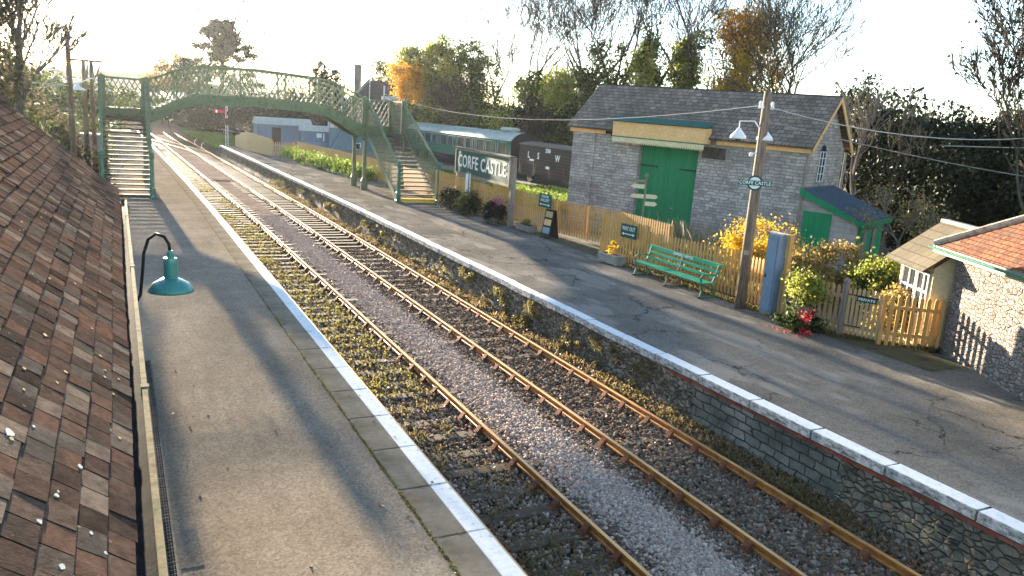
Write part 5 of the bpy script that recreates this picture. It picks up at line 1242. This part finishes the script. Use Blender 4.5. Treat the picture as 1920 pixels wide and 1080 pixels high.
# leafy mass left of centre, catching the sun
x, y, _ = polar(20.3, 102)
tree('ivy_clad_tree', 'yellow green ivy draped tree standing highest left of the bare trees', (x, y, -.5), 12, 3, .35, maxlv=4, spread=.5,
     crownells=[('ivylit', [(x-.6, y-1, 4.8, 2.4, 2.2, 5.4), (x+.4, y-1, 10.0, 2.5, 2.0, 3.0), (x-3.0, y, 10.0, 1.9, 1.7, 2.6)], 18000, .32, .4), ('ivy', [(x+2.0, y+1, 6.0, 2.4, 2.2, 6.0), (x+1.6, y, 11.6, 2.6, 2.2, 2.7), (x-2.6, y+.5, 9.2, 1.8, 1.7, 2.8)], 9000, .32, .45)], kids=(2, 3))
x, y, _ = polar(22.9, 98)
tree('ivy_clad_tree', 'dark ivy covered tree just right of the yellow green one', (x, y, -.5), 12.5, 5, .3, maxlv=4,
     crownells=[('ivy', [(x, y, 5.4, 2.5, 2.2, 5.6), (x+1.8, y, 9.4, 2.2, 1.8, 2.7), (x, y, 11.4, 1.8, 1.7, 2.1)], 10000, .3, .45)])
x, y, _ = polar(18.4, 96)
tree('autumn_tree', 'small orange tree rising over the dark house roof', (x, y, -.5), 8, 9, .2, maxlv=4, crownells=[('orange', [(x, y, 8.6, 2.0, 1.8, 1.5), (x+.5, y, 7.0, 1.8, 1.6, 1.4)], 4500, .24, .35)])
x, y, _ = polar(17.0, 118)
tree('small_conifer', 'dark green bush topped tree left of the orange tree', (x, y, -.5), 9, 13, .2, maxlv=3, crownells=[('mid', [(x, y, 9, 2.2, 2, 2.4), (x+1.8, y, 8, 1.8, 2, 1.6)], 4000, .3, .4)])
# columnar conifers
for az, Rr, zt, lab in ((12.7, 112, 10.6, 'taller rounded dark conifer behind the footbridge'), (13.65, 112, 9.6, 'smaller pointed dark conifer beside its taller neighbour')):
    x, y, _ = polar(az, Rr); t = thing('columnar_conifer', lab, 'tree', (x, y, -.5), 0, 'pair of columnar conifers')
    wb(MB().tube([(x, y, -.5), (x, y, zt-1.5)], [.2, .06], 8), 'trunk', 'bark', t)
    crown('crown', 'cedar', [(x, y, zt*.38, 1.25, 1.25, zt*.42), (x, y, zt*.7, .95, .95, zt*.27)], 9000, .26, t, .25, .75)
# cedar with level plates
x, y, _ = polar(6.3, 150); t = thing('cedar_tree', 'broad dark cedar with level branches rising behind the footbridge', 'tree', (x, y, -.5))
S = segs((x, y, -.5), 17, 4, .5, levels=2, spread=1.2, up=.1, trunkfrac=.75); limbs('trunk', S, 'bark', t)
ell = []
rg = random.Random(5)
for i in range(90):
    z = rg.uniform(5, 17.2); w_ = (18.4-z)*.85+.6; a = rg.uniform(0, 6.28); d = rg.uniform(.1, 1)*w_; ell.append((x+math.cos(a)*d, y+math.sin(a)*d, z, rg.uniform(.8, 1.7), 1.3, rg.uniform(.2, .45)))
crown('crown', 'cedar', ell, 26000, .38, t, .3, m=900)
x, y, _ = polar(3.6, 160)
tree('round_tree', 'hazy brownish round tree left of the cedar', (x, y, -.5), 12, 23, .3, maxlv=5, crownells=[('brown', [(x, y, 9, 4.2, 3.5, 3.0), (x-2, y, 7.5, 3.4, 3, 2.5), (x+2.6, y, 8, 3.2, 3, 2.6)], 9000, .36, .5)])
for az, Rr, h, sd_, lab in ((11.2, 120, 8.0, 31, 'thin bare tree left of the conifers'), (10.4, 125, 6.5, 32, 'low bare tree above the bridge top rail')):
    x, y, _ = polar(az, Rr); tree('bare_tree', lab, (x, y, -.5), h*1.2, sd_, .16, maxlv=4, spread=.35, up=.6, leafs=(('brown', 500, .2, 4, .3),))
# tall bare and ivy trees over the shed
specs = [(24.6, 90, 23, 41, .28, 5.5, .8, 'slim bare tree at the left end of the tall row'), (26.6, 86, 25, 42, .3, 5.5, .9, 'bare tree with dark stem above the carriage end'),
         (29.2, 76, 25, 43, .38, 9.5, 2.3, 'wide forking bare tree left of the shed roof with ivy to its fork'), (31.2, 80, 13, 44, .2, 8, .5, 'short snapped ivy stem left of the shed ridge'),
         (33.6, 74, 25, 45, .36, 12, 1.9, 'double stemmed ivy tree behind the left end of the shed ridge'), (35.2, 76, 27, 46, .38, 13, 1.6, 'tall straight ivy trunk behind the shed ridge'),
         (37.2, 78, 23, 47, .3, 12.5, 2.4, 'bushy ivy stump tree behind the middle of the shed roof'), (38.9, 74, 26, 48, .34, 10, 1.5, 'slender bare tree beside the orange foliage'),
         (27.8, 84, 24, 142, .26, 9.5, 2.0, 'bare tree with an ivy sleeve between the wagon and the forking tree'), (32.4, 78, 24, 144, .3, 9.5, 1.7, 'bare tree rising just left of the shed ridge end'),
         (40.6, 76, 25, 49, .34, 8, 1.0, 'bare tree rising through the orange foliage')]
for az, Rr, h, sd_, r_, iv, ir, lab in specs:
    x, y, _ = polar(az, Rr); lit = None
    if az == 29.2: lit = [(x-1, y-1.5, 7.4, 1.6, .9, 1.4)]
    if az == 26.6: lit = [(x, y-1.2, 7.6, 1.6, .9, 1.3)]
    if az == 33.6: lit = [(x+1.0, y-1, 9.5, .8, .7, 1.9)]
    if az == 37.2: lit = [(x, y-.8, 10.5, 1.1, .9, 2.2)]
    ivy_tree(lab, az, Rr, h, sd_, r_, iv, ir, 6500, lit=lit, maxlv=5, spread=.48, up=.45, trunkfrac=.3, kids=(2, 3), sidep=.45, twigmin=.017)
x, y, _ = polar(41.6, 73)
tree('autumn_tree', 'tall golden orange tree behind the right half of the shed roof', (x, y, -.5), 18, 51, .34, maxlv=4, spread=.45, up=.5, kids=(2, 3), twigmin=.017,
     crownells=[('orange', [(x-1.6, y, 9.8, 1.3, 1.2, 3.2), (x-.8, y, 13.2, 1.7, 1.5, 1.8), (x-2.0, y, 7.2, .9, 1, 1.6)], 5200, .26, .55), ('yellow', [(x-1.7, y-1, 9.2, .9, .8, 2.0), (x-3.9, y-1, 7.4, .5, .5, 1.0)], 2600, .24, .3), ('brown', [(x+1.5, y, 10, 2.0, 1.8, 3.8), (x+1.2, y, 13, 1.8, 1.6, 1.8)], 6500, .24, .45)])
for az, Rr, h, sd_, lab in ((45.3, 70, 23, 61, 'wide spreading bare tree at the right end of the tall row'), (43.6, 75, 25, 62, 'bare tree just right of the golden orange tree')):
    x, y, _ = polar(az, Rr); tree('bare_tree', lab, (x, y, -.5), h, sd_, .36, maxlv=5, spread=.62, up=.3, trunkfrac=.27, ratio=.74, twigmin=.018, sidep=.5, kids=(2, 3), leafs=(('brown', 700, .14, 5, .2),))
# dark undergrowth and evergreens behind wagon, shed and to the right
def bush(label, az, Rr, ell, n, mat='dark', size=.32, name='evergreen_tree', cat='tree', z0=-.5, clump=.55, group=None, trunk=True):
    x, y, _ = polar(az, Rr); t = thing(name, label, cat, (x, y, z0), 0, group)
    if trunk:
        S = segs((x, y, z0), max(e[2]+e[5] for e in ell)*.9, int(az*7+Rr), .16, levels=3, spread=.6, minr=.02); limbs('trunk', S, 'bark', t)
    crown('crown', mat, [(x+e[0], y+e[1], e[2], e[3], e[4], e[5]) for e in ell], n, size, t, clump)
    return t
und = [(24.4, 92, 7.2, 'ivy', 'dark ivy thicket behind the carriage roof, right of the yellow green tree'), (26.6, 86, 6.8, 'ivy', 'ivy thicket above the end of the carriage'), (28.6, 80, 7.8, 'dark', 'dark evergreen above the black goods van'),
       (30.9, 77, 7.4, 'dark', 'dark evergreen close to the left shed gable'), (33, 70, 6.5, 'ivy', 'ivy thicket behind the left of the shed'), (36.5, 70, 6.5, 'dark', 'dark thicket behind the shed roof centre'), (40, 66, 6.0, 'ivy', 'ivy thicket behind the shed roof right of centre'), (43.5, 62, 6.3, 'dark', 'dark thicket behind the shed chimney end'), (46.5, 60, 7.2, 'ivy', 'green thicket just right of the shed ridge end')]
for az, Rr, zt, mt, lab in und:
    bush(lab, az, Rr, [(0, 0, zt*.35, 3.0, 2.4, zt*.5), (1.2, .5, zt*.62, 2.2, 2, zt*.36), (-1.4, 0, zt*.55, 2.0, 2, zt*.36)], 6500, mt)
bush('low sunlit golden bush above the carriage end', 25.8, 83, [(0, 0, 3.9, 1.5, 1, 1.2), (-1.7, 0, 4.2, 1.1, .8, .9), (0, 0, 2, 1.3, 1, 1.2)], 2200, 'ivylit', .24, 'golden_bush', 'bush')
bush('low ivy hump below the yellow green tree, over the carriage roof', 21.8, 96, [(0, 0, 3.0, 3.2, 1.4, 1.8), (2.4, 0, 2.6, 2.6, 1.4, 1.6)], 3000, 'mid', .26, 'ivy_bush', 'bush')
dk = [(48.8, 46, 8.2, 'dark evergreen tree rising immediately right of the shed gable'), (51.2, 44, 7.6, 'dark evergreen second from the shed gable'), (53.6, 42, 7.0, 'dark evergreen above the timber hut'), (56.0, 40, 6.6, 'dark evergreen above the rubble building'), (58.6, 40, 7.3, 'taller dark evergreen near the right edge'), (61, 38, 6.4, 'dark evergreen at the extreme right edge')]
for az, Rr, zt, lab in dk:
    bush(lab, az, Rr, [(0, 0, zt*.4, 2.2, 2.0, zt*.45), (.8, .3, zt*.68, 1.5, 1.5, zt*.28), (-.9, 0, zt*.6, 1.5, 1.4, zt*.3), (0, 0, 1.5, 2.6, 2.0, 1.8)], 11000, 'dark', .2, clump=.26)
for az, Rr, h, sd_, lab in ((50.2, 40, 9.5, 71, 'tall bare sapling left of the right hand evergreens'), (51.6, 41, 9.0, 72, 'second bare sapling above the right hand evergreens'), (54.5, 42, 8.0, 73, 'bare twiggy tree standing over the timber hut'), (58.0, 41, 8.4, 74, 'bare twiggy tree at the right edge'), (60.0, 36, 8.0, 75, 'bare twiggy tree farthest right')):
    x, y, _ = polar(az, Rr); tree('bare_sapling', lab, (x, y, 0), h, sd_, .12, 'barkpale', .014, (('ivy', 300, .1, 4, .15),), maxlv=4, sidep=.5, kids=(2, 3), spread=.42, up=.5)
for az, Rr, h, sd_, lab in ((52.6, 31, 4.3, 81, 'thin tree with yellowing leaves right of the lean-to'), (54.6, 30, 4.4, 82, 'thin tree with yellowing leaves above the timber hut roof')):
    x, y, _ = polar(az, Rr); tree('thin_tree', lab, (x, y, 0), h, sd_, .09, 'barkpale', .012, (('brown', 550, .1, 3, .2),), maxlv=4, sidep=.4, kids=(2, 2), spread=.55, up=.2)
# overhanging twig at the top right
x, y, _ = polar(60.5, 30); tree('overhanging_tree', 'tree whose dark leafy twigs hang in at the top right corner', (x, y, 0), 13, 83, .18, 'bark', .014, (('dark', 1500, .14, 4, .2),), maxlv=5, spread=.5, up=.4)
# left side: hazy tree, ivy bank
x, y, _ = polar(-5.0, 40)
tree('leaning_tree', 'hazy brown tree trunk at the left edge with sunlit leaves', (x, y, 0), 13, 91, .36, 'barkpale', .02, (), [('dull', [(x-1.2, y, 6.0, 1.1, 1, 2.2), (x-.3, y, 8.2, 1.0, .9, 1.0), (x+.1, y, 4.8, .8, .8, .9)], 4500, .16, .3)], maxlv=4, spread=.4, up=.5)
for az, Rr, zt, n, mt, lab in ((-4.2, 48, 4.6, 6500, 'dull', 'leafy brown bush on the bank left of the bare pole'), (-2.6, 46, 2.6, 4500, 'dull', 'lower russet bush at the foot of the bare pole'), (-5.6, 36, 4.2, 4500, 'mid', 'green bush on the bank at the left edge'), (-1.9, 62, 3.4, 3500, 'mid', 'hazy hedge between the poles and the stair')):
    bush(lab, az, Rr, [(0, 0, zt*.45, 1.1, 1.0, zt*.5), (.8, 0, zt*.3, 1.0, .9, zt*.36)], n, mt, .16, 'bank_bush', 'bush', 0, .3)
for az, Rr, zt, mt, lab in ((-7.0, 74, 8.0, 'mid', 'hazy tree mass at the far left edge above the roof'), (-5.4, 84, 7.2, 'mid', 'hazy tree mass second from the left edge'), (-3.9, 92, 7.4, 'mid', 'hazy tree mass left of the bare pole'), (-2.2, 100, 6.8, 'mid', 'hazy tree mass behind the bare pole'), (-.6, 125, 6.6, 'mid', 'hazy tree mass seen through the left landing')):
    bush(lab, az, Rr, [(0, 0, zt*.35, 3.6, 2.6, zt*.5), (2.2, 0, zt*.5, 2.4, 2, zt*.4), (-2.2, 0, zt*.45, 2.6, 2, zt*.4)], 5500, mt, .34, clump=.4)
# far wood beyond the bridge
far = [(4.4, 150, 4.2), (6.0, 135, 5.2), (7.6, 128, 5.6), (9.2, 124, 5.8), (10.8, 120, 5.6), (12.4, 118, 5.4), (14.2, 124, 6.0), (2.4, 175, 4.5), (.6, 190, 4.5)]
for i, (az, Rr, zt) in enumerate(far):
    bush('dark tree in the belt beyond the footbridge, number %s from the left' % ['third', 'fourth', 'fifth', 'sixth', 'seventh', 'eighth', 'ninth', 'second', 'first'][i] if False else ['dark tree in the far belt under the cedar', 'dark tree in the far belt behind the signal', 'dark tree in the far belt right of the signal', 'dark tree in the far belt over the first hut', 'dark tree in the far belt above the hut door', 'dark tree in the far belt over the blue hut', 'dark tree in the far belt left of the house', 'small far tree beside the bending tracks', 'farthest small tree seen over the left landing'][i], az, Rr,
         [(0, 0, zt*.4, 3.4, 2.6, zt*.55), (2, 0, zt*.55, 2.4, 2, zt*.4), (-2, 0, zt*.5, 2.4, 2, zt*.42)], 4200, 'dark' if i < 7 else 'mid', .42, group='belt of dark trees beyond the footbridge')

# ------------------------------------------------------------------ garden plants by the fences
def shrub(name, label, c, ell, n, mat, size=.1, clump=.12, extra=(), z0=0, cat='shrub', stems=True, group=None):
    t = thing(name, label, cat, (c[0], c[1], z0), 0, group)
    if stems:
        S = segs((c[0], c[1], z0), max(e[2]+e[5] for e in ell)*.9, int(c[0]*13+c[1]*7), .035, levels=3, spread=.8, minr=.006, trunkfrac=.22, up=.3); limbs('stems', S, 'barkpale', t)
    crown('foliage', mat, [(c[0]+e[0], c[1]+e[1], e[2], e[3], e[4], e[5]) for e in ell], n, size, t, clump)
    for mt, ee, nn, ss in extra: crown('flowers' if mt in ('pink', 'redf') else 'foliage', mt, [(c[0]+e[0], c[1]+e[1], e[2], e[3], e[4], e[5]) for e in ee], nn, ss, t, .06)
    return t
shrub('golden_shrub', 'bright golden yellow shrub behind the fence by the tall pole', (18.3, 19.2), [(0, .1, 1.35, .6, .7, .75), (-.5, .6, 1.0, .4, .5, .5), (.3, -.7, 1.4, .4, .5, .6), (-.1, 0, .5, .6, .8, .5)], 6000, 'yellow', .09, .17)
shrub('russet_shrub', 'russet and gold shrub behind the grey pickets in front of the lean-to', (18.6, 16.2), [(0, 0, 1.1, .8, .9, .65), (.6, -.7, 1.0, .6, .6, .5), (-.5, .8, 1.2, .5, .6, .5), (0, 0, .4, .9, 1, .5)], 7500, 'brown', .1)
shrub('green_gold_shrub', 'green and gold rounded shrub behind the private gate', (18.2, 14.4), [(0, 0, 1.0, .7, .7, .6), (.3, -.6, .9, .6, .5, .5)], 5500, 'ivylit', .09, extra=[('mid', [(0, -.2, .8, .75, .8, .6)], 3500, .1)])
shrub('straw_shrub', 'golden straw coloured stems seen through the pickets beside the stone building', (17.4, 13.0), [(0, 0, .6, .4, .5, .5), (-.3, .3, .5, .3, .3, .4)], 2600, 'brown', .1)
t = thing('tall_grass', 'tall straw coloured grass stems in front of the green doors', 'grass clump', (19.5, 23, 0))
P = np.c_[nr.normal(19.6, .35, 380), nr.normal(23.2, 1.6, 380), np.zeros(380)]; blades('blades', 'straw', P, 1.9, .035, t, .22)
t = thing('garden_weeds', 'green weedy growth behind the bench fence', 'undergrowth', (17.8, 21, 0)); props(t, kind='stuff')
P = np.c_[nr.uniform(16.4, 19, 2600), nr.uniform(16, 25, 2600), np.zeros(2600)]; blades('blades', 'weed', P, .55, .05, t, .4)
# potted shrubs by the nameboard
def pot(c, r, h, mat='stonegrey', t=None):
    o = wb(MB().lathe([(r*.7, 0), (r*.95, h*.8), (r, h*.82), (r, h), (r*.85, h)], (c[0], c[1], 0), 20), 'pot', mat, t); return o
s1 = shrub('potted_shrub', 'dark clipped shrub at the foot of the left nameboard post', (14.95, 37.0), [(0, 0, .55, .5, .5, .5)], 3800, 'dark', .09); pot((14.95, 37.0), .3, .3, 'weatherwood', s1)
s2 = shrub('potted_shrub', 'mid green clipped shrub below the nameboard, second from the left', (15.0, 34.9), [(0, 0, .55, .48, .48, .52)], 3600, 'mid', .09, extra=[('dark', [(0, 0, .45, .46, .46, .45)], 2000, .09)]); pot((15.0, 34.9), .3, .3, 'weatherwood', s2)
s3 = shrub('flowering_shrub', 'dark shrub topped with pink flowers by the right nameboard post', (15.0, 32.1), [(0, 0, .5, .46, .46, .45)], 3600, 'dark', .09, extra=[('pink', [(.05, -.1, .98, .34, .34, .16)], 420, .11)]); pot((15.0, 32.1), .3, .3, 'weatherwood', s3)
# topiary in a barrel with red flowers at its foot
t = shrub('potted_bush', 'yellow green bush in a barrel with red flowers below, left of the private gate', (15.1, 14.0), [(0, 0, 1.15, .3, .3, .26), (.05, -.2, 1.0, .22, .25, .22)], 2600, 'ivylit', .07, extra=[('mid', [(-.1, -.1, .5, .4, .45, .3), (0, 0, .2, .5, .6, .2)], 3200, .08), ('redf', [(-.3, -.5, .42, .1, .2, .14), (-.25, -.35, .2, .14, .2, .1), (-.3, -.6, .12, .12, .22, .08)], 230, .075)])
pot((15.15, 14.05), .27, .62, 'weatherwood', t)
t = thing('fallen_petals', 'scattered red petals on the tarmac below the barrel', 'petals', (14.7, 13.8, 0)); props(t, kind='stuff')
P = np.c_[nr.normal(14.65, .18, 60), nr.normal(13.8, .4, 60), np.full(60, .015)]; V, F = quads(P, .05, 1); o = npmesh('petals', V, F, LF['redf'], t); o.location = -t.location
# leafy bed along the far fence
t = thing('leafy_bed', 'bright green leafy bed in front of the far tan fence', 'flower bed', (14, 64, 0))
ell = [(14.6-.35*i/1.0*.0+lerp(y, [(50, .35), (72, -1.1)]), y, .32, .7, .9, .38) for i, y in enumerate(np.arange(52, 73, .9))]
crown('foliage', 'fern', ell, 14000, .17, t, .2)
m = MB(); Y = list(np.arange(51, 73.1, 1.1))
for a, b in zip(Y, Y[1:]): m.beam((14.0+lerp(a, [(50, .35), (72, -1.1)]), a, .06), (14.0+lerp(b, [(50, .35), (72, -1.1)]), b, .06), .14, .12)
wb(m, 'kerb', 'stonegrey', t)
# grass patches
def tuftpatch(name, label, n, xf, h, w_, mat='grass', lean=.4, kind='stuff', z=0):
    x, y = xf(n); zz = z(x, y) if callable(z) else np.full(n, z); t = thing(name, label, 'grass', (float(x.mean()), float(y.mean()), 0)); props(t, kind=kind)
    blades('blades', mat, np.c_[x, y, zz], h, w_, t, lean); return t
tuftpatch('yard_grass', 'bright green grass in front of the black goods van', 9000, lambda n: (nr.uniform(20, 29, n), nr.uniform(36, 50, n)), .45, .09, 'fern', z=lambda x, y: -.06-.45*np.clip((x-27)/3, 0, 1))
def clus(n, x0, x1, y0, y1, k, s_):
    cx = nr.uniform(x0, x1, k); cy = ydist(k, y0, y1); i = nr.integers(0, k, n); y = cy[i]+nr.normal(size=n)*s_; return np.clip(cx[i]+nr.normal(size=n)*s_*.6, x0, x1)+offv(y), y
tuftpatch('track_weeds', 'green and yellow weeds growing in the left track', 3200, lambda n: clus(n, 3.75, 5.7, 7, 42, 190, .16), .085, .03, 'weed', .6, z=-1.02)
tuftpatch('track_grass', 'short bright grass in the far part of the left track', 4800, lambda n: clus(n, 3.8, 5.7, 15, 60, 260, .25), .09, .04, 'grass', .6, z=-1.02)
tuftpatch('wall_foot_weeds', 'dry weeds along the foot of the right platform wall', 5500, lambda n: clus(n, 9.65, 10.15, 7, 60, 200, .22), .13, .035, 'drywd', .6, z=-1.0)
tuftpatch('fence_foot_weeds', 'low green and brown weeds along the foot of the picket fences and stone wall', 4200, lambda n: (lambda y: (np.where(y > 13.3, 15.6, 15.6+(13.3-y)*.9)+nr.normal(size=n)*.12, y))(nr.uniform(11.6, 24, n)), .16, .035, 'weed', .5, z=.0)
# plants on the wall face
t = thing('wall_plants', 'patches of ivy and fern growing on the rubble platform wall', 'wall plants', (10.1, 20, -.5)); props(t, kind='stuff')
ell = []
for i in range(110):
    y = float(ydist(1, 11.5, 60)[0]); ell.append((10.08+off(y), y, rnd.choice([-.35, -.5, -.85, -.95, -.7, -.95])+rnd.uniform(-.08, .08), .07, rnd.uniform(.1, .35), rnd.uniform(.06, .16)))
V, F = quads(cloud_pts(ell, 9000, .05), .05); o = npmesh('foliage', V, F, LF['weed'], t); o.location = -t.location
ell = [e for e in ell if rnd.random() < .25]; V, F = quads(cloud_pts(ell, 3500, .06), .055); o = npmesh('foliage', V, F, LF['grass'], t); o.location = -t.location
# moss in the joint between tarmac and edge slabs
t = thing('joint_moss', 'thin line of moss and weeds in the joint behind the left edge slabs', 'moss', (3.05, 12, 0)); props(t, kind='stuff')
cy = ydist(150, 5.5, 45); P = []
for y in cy:
    k = rnd.randint(6, 40); P.append(np.c_[nr.normal(3.052, .012, k), nr.normal(y, .12, k), np.full(k, .004)])
P = np.concatenate(P); V, F = quads(P, .028, .5); o = npmesh('moss', V, F, LF['grass'], t); o.location = -t.location
P = []
for i in range(26):
    y = 2.64+1.25*i; k = 22; 
    if i % 3: P.append(np.c_[nr.uniform(3.1, 3.62, k), nr.normal(y, .01, k), np.full(k, .003)])
P = np.concatenate(P); V, F = quads(P, .024, .5); o = npmesh('moss', V, F, LF['weed'], t); o.location = -t.location
# fallen leaves
def lv(n, xf, z, label):
    x, y = xf(n); P = np.c_[x, y, np.full(n, z)]; V, F = quads(P, .055, 1.0); t = thing('fallen_leaves', label, 'leaves', (float(x.mean()), float(y.mean()), 0)); props(t, kind='stuff'); o = npmesh('leaf_litter', V, F, LF['fallen'], t); o.location = -t.location
lv(90, lambda n: (nr.uniform(.4, 3.6, n), ydist(n, 6, 45)), .006, 'odd fallen leaves blown over the left platform')
lv(2600, lambda n: (nr.normal(9.75, .28, n)+0, ydist(n, 5, 60)), -.99, 'brown fallen leaves along the foot of the right platform wall')
lv(1300, lambda n: (nr.uniform(3.8, 9.2, n), ydist(n, 5, 40)), -.99, 'scattered fallen leaves on the tracks')
lv(160, lambda n: (nr.uniform(15.0, 16.6, n), nr.uniform(16, 30, n)), .02, 'a few fallen leaves below the picket fences')
# lineside grass beyond the platform end
tuftpatch('lineside_grass', 'bright yellow green grass beside the siding beyond the platform end', 9000, lambda n: (lambda y: (nr.uniform(11.0, 16, n)+offv(y), y))(nr.uniform(90, 135, n)), .35, .16, 'fern', z=lambda x, y: np.full(len(x), -.85))
# parked pale line behind the siding
t = thing('platform_barrier', 'pale horizontal rail fence beyond the siding', 'fence', (17, 118, -.6))
m = MB(); 
for a, b in (((13.5, 140), (20, 104)),):
    a = Vector((*a, -.1)); b = Vector((*b, -.1)); m.beam(a, b, .1, .25)
wb(m, 'rail', 'whiteface', t)
m = MB()
for i in range(10): p = a+(b-a)*i/9; m.box(p.x-.08, p.x+.08, p.y-.08, p.y+.08, -.7, 0)
wb(m, 'post', 'weatherwood', t)

# ------------------------------------------------------------------ air
m = MB(); m.box(-420, 520, -40, 500, -8, 60); hz = m.build('haze', 'dark'); props(hz, kind='stuff')
hm = bpy.data.materials.new('haze_air'); hm.use_nodes = True; ht = hm.node_tree; ht.nodes.clear()
ho = ht.nodes.new('ShaderNodeOutputMaterial'); hv = ht.nodes.new('ShaderNodeVolumePrincipled')
hv.inputs['Color'].default_value = (.93, .95, 1, 1); hv.inputs['Density'].default_value = .00008; hv.inputs['Anisotropy'].default_value = .6
ht.links.new(hv.outputs[0], ho.inputs['Volume']); hz.data.materials.clear(); hz.data.materials.append(hm)
